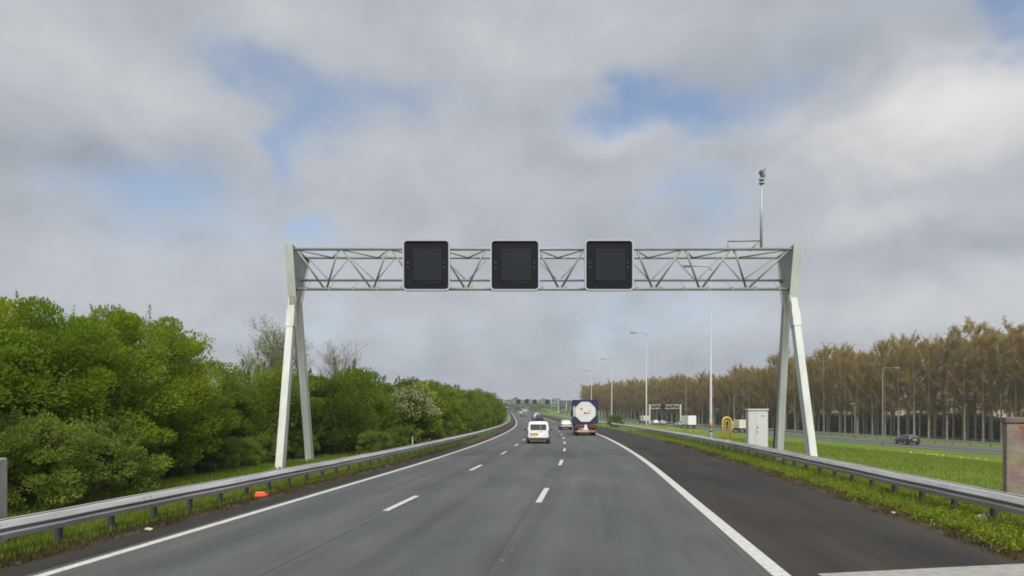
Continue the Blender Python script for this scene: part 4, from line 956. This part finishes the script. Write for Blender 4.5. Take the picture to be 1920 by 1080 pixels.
p = V(637, 700, 76); open_tree('bare_tree', 'bare grey brown twiggy tree between the gantry legs and the blossom bush', p[0], 76, 9.6, 11, .70, None, 0, 0, mat('grey_twigs', (.24, .195, .165), .9), 30)
p = V(455, 700, 70); open_tree('young_tree', 'small half bare tree top just left of the gantry legs', p[0], 70, 7.4, 21, .6, G_OLIVE, 3000, .13, mat('olive_bark', (0, 0, 0)), 16)

# poplars
def poplar_meshes(h, seed, nleaf):
    rg = np.random.default_rng(seed); tr = MB(); tw = MB(); P, NV = [], []
    bend = rg.normal(size=2) * .25
    pts = [(bend[0] * t * t, bend[1] * t * t, h * t - .2) for t in (0, .25, .5, .75, .97)]
    tr.tube(pts, [.24, .19, .13, .075, .02], 7, False)
    nbr = 46
    for k in range(nbr):
        t = .20 + .78 * (k + rg.random()) / nbr; z = h * t; a = rg.uniform(0, 6.28)
        env = (2.7 * (1 - ((t - .52) / .62) ** 2) + .25) * rg.uniform(.7, 1.15); ln = max(.5, env)
        el = rg.uniform(1.1, 1.9)
        b = np.array([bend[0] * t * t, bend[1] * t * t, z]); d = np.array([math.cos(a), math.sin(a), el])
        e = b + d * ln; m_ = b + d * ln * .5 + np.array([0, 0, -.15 * ln])
        tw.tube([tuple(b), tuple(m_), tuple(e)], [.05 * (1.2 - t), .03 * (1.2 - t), .012], 3, False)
        for q in range(7):
            f = rg.uniform(.25, 1.0); s = b + (e - b) * f; dd = d * .5 + rg.normal(size=3) * .55 + np.array([0, 0, .5]); l2 = ln * rg.uniform(.25, .5)
            tw.tube([tuple(s), tuple(s + dd * l2)], [.016, .008], 3, False)
            n = nleaf // (nbr * 7); tt = rg.random(n); NV.append(np.tile(np.array([math.cos(a) * .9, math.sin(a) * .9, .55]), (n, 1)) + rg.normal(size=(n, 3)) * .45); P.append(s + dd * (l2 * tt)[:, None] + rg.normal(size=(n, 3)) * .16)
    P = np.vstack(P)
    return tr.mesh('trunk'), tw.mesh('branch'), leaf_mesh('crown', P, RNG.normal(size=P.shape), RNG.uniform(.6, 1.3, len(P)) * .17, G_POP, .75, np.vstack(NV))
POPS = [poplar_meshes(20 + .8 * i, 40 + i, 13000) for i in range(5)]
for a, b, c in POPS:
    a.materials.append(M_palebark); b.materials.append(M_twig)
PL = 'brown budding poplar with a pale trunk in the row beyond the side road'
def prow(s): # s along the row in metres from the near end
    A, B = np.array([104., 103.]), np.array([40., 385.]); d = (B - A) / np.linalg.norm(B - A); return A + d * s, d
n_ = 0
for row, (spc, off) in enumerate(((4.4, 0), (4.6, 4.2), (5.2, 8.8), (6.5, 13))):
    s = RNG.uniform(0, 3)
    while s < 292:
        p, d = prow(s + RNG.normal() * .35); nrm = np.array([d[1], -d[0]]); p = p + nrm * (off + RNG.normal() * .4)
        m3 = POPS[n_ % 5]; px_ = CX + F * p[0] / p[1]
        wave = .985 + .028 * math.sin(px_ * .022) + .015 * math.sin(px_ * .06 + 1)
        if p[1] > 40 and px_ < 2060:
            t = thing('poplar_tree', PL, 'tree', (p[0], p[1], gz(p[0], p[1])), RNG.uniform(0, 6.28), 'poplars in rows beyond the side road')
            sc = wave * RNG.uniform(.975, 1.025) * (1.01 - .20 * float(smooth(150, 280, p[1])) - .03 * float(smooth(280, 380, p[1]))); t.scale = (1, 1, sc)
            link('trunk', m3[0], t); link('crown', m3[2], t); br = link('branch', m3[1], t)
        n_ += 1; s += spc * RNG.uniform(.88, 1.12) * (1 if s < 170 else 1.08)
print('poplars', n_)
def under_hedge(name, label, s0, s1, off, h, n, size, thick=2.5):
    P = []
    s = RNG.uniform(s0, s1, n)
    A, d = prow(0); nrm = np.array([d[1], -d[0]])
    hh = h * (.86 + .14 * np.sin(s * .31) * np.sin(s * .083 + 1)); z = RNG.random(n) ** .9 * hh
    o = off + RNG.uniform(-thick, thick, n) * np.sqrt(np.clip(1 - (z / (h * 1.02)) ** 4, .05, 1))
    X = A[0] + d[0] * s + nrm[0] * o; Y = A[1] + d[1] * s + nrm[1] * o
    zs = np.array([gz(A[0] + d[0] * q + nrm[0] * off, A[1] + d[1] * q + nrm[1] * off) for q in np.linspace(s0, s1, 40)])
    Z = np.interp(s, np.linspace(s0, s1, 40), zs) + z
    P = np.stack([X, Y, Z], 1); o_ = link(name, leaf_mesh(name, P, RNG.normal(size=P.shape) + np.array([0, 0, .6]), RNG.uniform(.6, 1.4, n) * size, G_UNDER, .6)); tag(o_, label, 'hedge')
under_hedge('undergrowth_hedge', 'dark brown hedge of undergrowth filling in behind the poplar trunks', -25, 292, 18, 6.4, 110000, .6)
def house(label, px, d, w, l, eave, ridge, roofc, rz):
    x = (px - CX) * d / F; t = thing('house', label, 'house', (x, d, gz(x, d)), rz)
    MB().box((0, 0, eave / 2), (w, l, eave)).build('wall', mat('render_white', (.34, .32, .30), .8, var=.08), t)
    MB().prism([(-w / 2 - .3, eave), (w / 2 + .3, eave), (0, ridge)], lambda p: (p[0], -l / 2 - .3, p[1] + .01), lambda p: (p[0], l / 2 + .3, p[1] + .01)).build('roof', roofc, t)
    for i in (-1, 0, 1):
        wd = MB().box((i * w * .28, -l / 2 - .02, eave * .62), (1.1, .1, 1.3)).build('window', M_glass, t); MB().box((i * w * .28, -l / 2 - .05, eave * .62 - .72), (1.4, .2, .1)).build('sill', M_conc, wd)
RT = mat('tile_red', (.28, .13, .09), .8, var=.2, vscale=4); RG = mat('tile_grey', (.20, .20, .21), .8, var=.2, vscale=4)
house('pale house with a reddish roof behind the poplars beside the brick pillar', 1860, 200, 16, 9, 7.0, 10.5, RT, R(20))
house('pale house with a grey roof behind the poplars near the lamp among trunks', 1800, 215, 18, 9, 7.6, 10.6, RG, R(12))
house('pale house with a reddish roof behind the poplars over the dark car', 1690, 225, 22, 9, 6.6, 9.4, RT, R(10))

# far wood, town and masts beyond the bend
def far_wood():
    n = 60000; X = RNG.uniform(-420, 700, n); base = 17.5 + 2.5 * np.sin(X * .02 + 1) + 1.4 * np.sin(X * .11 + 1) + 1.2 * np.sin(X * .31); Y = 1000 + RNG.uniform(-40, 40, n)
    Z = 3 + np.clip(RNG.random(n) ** .7, 0, 1) * base; P = np.stack([X, Y, Z], 1)
    tag(link('far_wood', leaf_mesh('far_wood', P, RNG.normal(size=P.shape), RNG.uniform(1.2, 3, n), G_FAR, .8)), 'hazy grey green wood along the horizon', 'wood', kind='stuff')
far_wood()
for px, d, w, h, lb, c in ((946, 740, 22, 7.5, 'long low grey building beside the far end of the hedge', (.36, .35, .34)), (985, 780, 20, 6, 'pale low building under the far gantry signals', (.42, .36, .34)), (1046, 840, 22, 6.5, 'pale grey building far beyond the silver car', (.40, .40, .42)), (1068, 860, 9, 9, 'small bluish building at the end of the far grass bank', (.36, .38, .44))):
    x = (px - CX) * d / F; t = thing('far_building', lb, 'building', (x, d, 2.5))
    MB().box((0, 0, h / 2 - 1), (w, 14, h)).build('wall', mat('far_wall%d' % px, c, .9), t); MB().box((0, 0, h - .8), (w + .6, 14.6, .6)).build('roof', mat('far_roof', (.22, .2, .2), .9), t)
    for i in range(4): MB().box((-w * .36 + i * w * .24, -7.03, h * .5), (w * .07, .1, 1.2)).build('window', mat('far_window', (.18, .19, .20), .4), t)
for px, py, d, lb in ((1047, 740, 560, 'thin dark mast standing up beyond the silver car'), (1034, 744, 520, 'thin pale mast beyond the far gantry'), (1062, 755, 330, 'pale short pole in the far grass bank beside the tank truck')):
    p = V(px, py, d); z0 = gz(p[0], d); t = thing('far_mast', lb, 'mast', (p[0], d, z0)); MB().tube([(0, 0, -.3), (0, 0, p[2] - z0)], [.3, .16], 6).build('pole', M_steel, t); MB().box((0, 0, p[2] - z0), (.5, .5, .9)).build('head', M_truss, t)
sh = bush('verge_shrub', 'small round dark green shrub in the verge beyond the tank truck', 'shrub', LOWB[0], V(1154, 790, 120)[0], 120, 0, .9)

for px, d, sc in ((936, 430, 1.15), (944, 560, 1.6), (957, 640, 1.5), (970, 690, 1.3), (998, 700, 1.5), (1012, 660, 1.6), (1026, 700, 1.3), (1040, 720, 1.2), (1056, 640, 1.5), (1072, 690, 1.7), (1083, 600, 1.8)):
    bush('far_tree', 'rounded far tree in the hazy line of trees past the end of the road', 'tree', MIDB[int(px) % 3], (px - CX) * d / F, d, px, sc * 1.25, 'far trees beyond the road', sc)

# ------------------------------------------------------------------ verge grass and weeds
def blades(name, n, off0, off1, y0, y1, hmin, hmax, m, lean=.35, wid=.014, power=1.6, clump=0, label=None):
    t = RNG.random(n) ** power; Y = y0 + (y1 - y0) * t; O = RNG.uniform(off0, off1, n)
    if clump:
        k = RNG.integers(clump, size=n); cy = y0 + (y1 - y0) * RNG.random(clump) ** power; co = RNG.uniform(off0, off1, clump)
        Y = cy[k] + RNG.normal(size=n) * .14; O = co[k] + RNG.normal(size=n) * .12
    X = left(Y) + O; Z = np.array([gz(a, b) for a, b in zip(X, Y)])
    h = RNG.uniform(hmin, hmax, n) * (.6 + .8 * RNG.random(n)); w = wid * (1 + Y / 22) * RNG.uniform(.7, 1.4, n)
    ang = RNG.uniform(0, 6.28, n); ln = np.stack([np.cos(ang), np.sin(ang)], 1) * (h * lean * RNG.random(n))[:, None]; sa = RNG.uniform(0, 6.28, n); sx, sy = np.cos(sa) * w, np.sin(sa) * w
    b0 = np.stack([X - sx, Y - sy, Z - .02], 1); b1 = np.stack([X + sx, Y + sy, Z - .02], 1)
    m0 = np.stack([X - sx * .8 + ln[:, 0] * .4, Y - sy * .8 + ln[:, 1] * .4, Z + h * .6], 1); m1 = np.stack([X + sx * .8 + ln[:, 0] * .4, Y + sy * .8 + ln[:, 1] * .4, Z + h * .6], 1); tp = np.stack([X + ln[:, 0], Y + ln[:, 1], Z + h], 1)
    vs = np.stack([b0, b1, m1, tp, m0], 1).reshape(-1, 3)
    me = bpy.data.meshes.new(name); me.vertices.add(5 * n); me.vertices.foreach_set('co', vs.ravel()); me.loops.add(5 * n); me.loops.foreach_set('vertex_index', np.arange(5 * n, dtype=np.int32))
    me.polygons.add(n); me.polygons.foreach_set('loop_start', np.arange(0, 5 * n, 5, dtype=np.int32)); me.polygons.foreach_set('loop_total', np.full(n, 5, np.int32)); me.update(calc_edges=True); me.materials.append(m)
    return tag(link(name, me), label, 'grass', kind='stuff')
blades('verge_grass', 52000, -3.2, -1.72, 9, 75, .05, .17, G_GRASS, wid=.006, power=2.0, label='short green grass under the left guard rail')
blades('meadow_grass', 60000, -7.5, -2.6, 9, 70, .06, .20, G_GRASS, wid=.007, power=1.8, label='taller green grass between the left rail and the bushes')
blades('verge_weeds', 20000, -2.1, -.95, 9, 55, .015, .085, G_DRY, power=1.8, clump=600, wid=.009, label='dry brown weeds along the left edge of the asphalt')
blades('verge_grass', 80000, 16.25, 19.5, 9, 90, .05, .19, G_GRASS, wid=.006, power=1.9, label='short green grass under the right guard rail')
blades('verge_weeds', 22000, 15.6, 17.0, 9, 60, .015, .085, G_DRY, power=1.8, clump=700, wid=.009, label='dry brown weeds along the edge of the hard shoulder')
blades('field_grass', 60000, 18.5, 42, 14, 70, .04, .10, G_GRASS, power=1.3, wid=.008, label='mown grass of the field beyond the right guard rail')
def leafy_weeds():
    n = 16000; k = RNG.integers(260, size=n); cy = 9.5 + 30 * RNG.random(260) ** 1.8; co = RNG.uniform(16.0, 18.2, 260)
    Y = cy[k] + RNG.normal(size=n) * .13; O = co[k] + RNG.normal(size=n) * .13; X = left(Y) + O; Z = np.array([gz(a, b) for a, b in zip(X, Y)]) + RNG.random(n) * .22
    P = np.stack([X, Y, Z], 1)
    tag(link('leafy_weeds', leaf_mesh('leafy_weeds', P, RNG.normal(size=P.shape) + np.array([0, 0, .8]), RNG.uniform(.035, .08, n), G_LEAF2, .6)), 'broad leaved green weeds under the right guard rail', 'weeds', kind='stuff')
leafy_weeds()
def flowers():
    P = []
    for px, d, n, sx, sy in ((1775, 60, 60, 3, 2), (1740, 63, 30, 2, 1.5), (1245, 135, 160, 5, 4), (1180, 125, 160, 3.5, 6), (1130, 140, 120, 3, 8), (1255, 110, 80, 3, 3), (1215, 165, 120, 4, 8)):
        x = (px - CX) * d / F
        for i in range(n):
            a, b = x + RNG.normal() * sx, d + RNG.normal() * sy; P.append((a, b, gz(a, b) + .12 + RNG.random() * .1))
    P = np.array(P); tag(link('wildflowers', leaf_mesh('wildflowers', P, RNG.normal(size=P.shape), RNG.uniform(.08, .2, len(P)), G_YEL, .9)), 'small yellow wildflowers scattered over the grass slope', 'flowers', kind='stuff')
flowers()

# ------------------------------------------------------------------ air
hz = MB().box((0, 900, 20), (9000, 5600, 52))
hm = bpy.data.materials.new('haze_air'); hm.use_nodes = True; hn = hm.node_tree; hn.nodes.remove(hn.nodes['Principled BSDF'])
pv = hn.nodes.new('ShaderNodeVolumePrincipled'); pv.inputs['Color'].default_value = (.80, .86, .94, 1); pv.inputs['Density'].default_value = .00035; pv.inputs['Anisotropy'].default_value = .2
hn.links.new(pv.outputs[0], hn.nodes['Material Output'].inputs['Volume'])
tag(hz.build('haze', hm), kind='stuff')
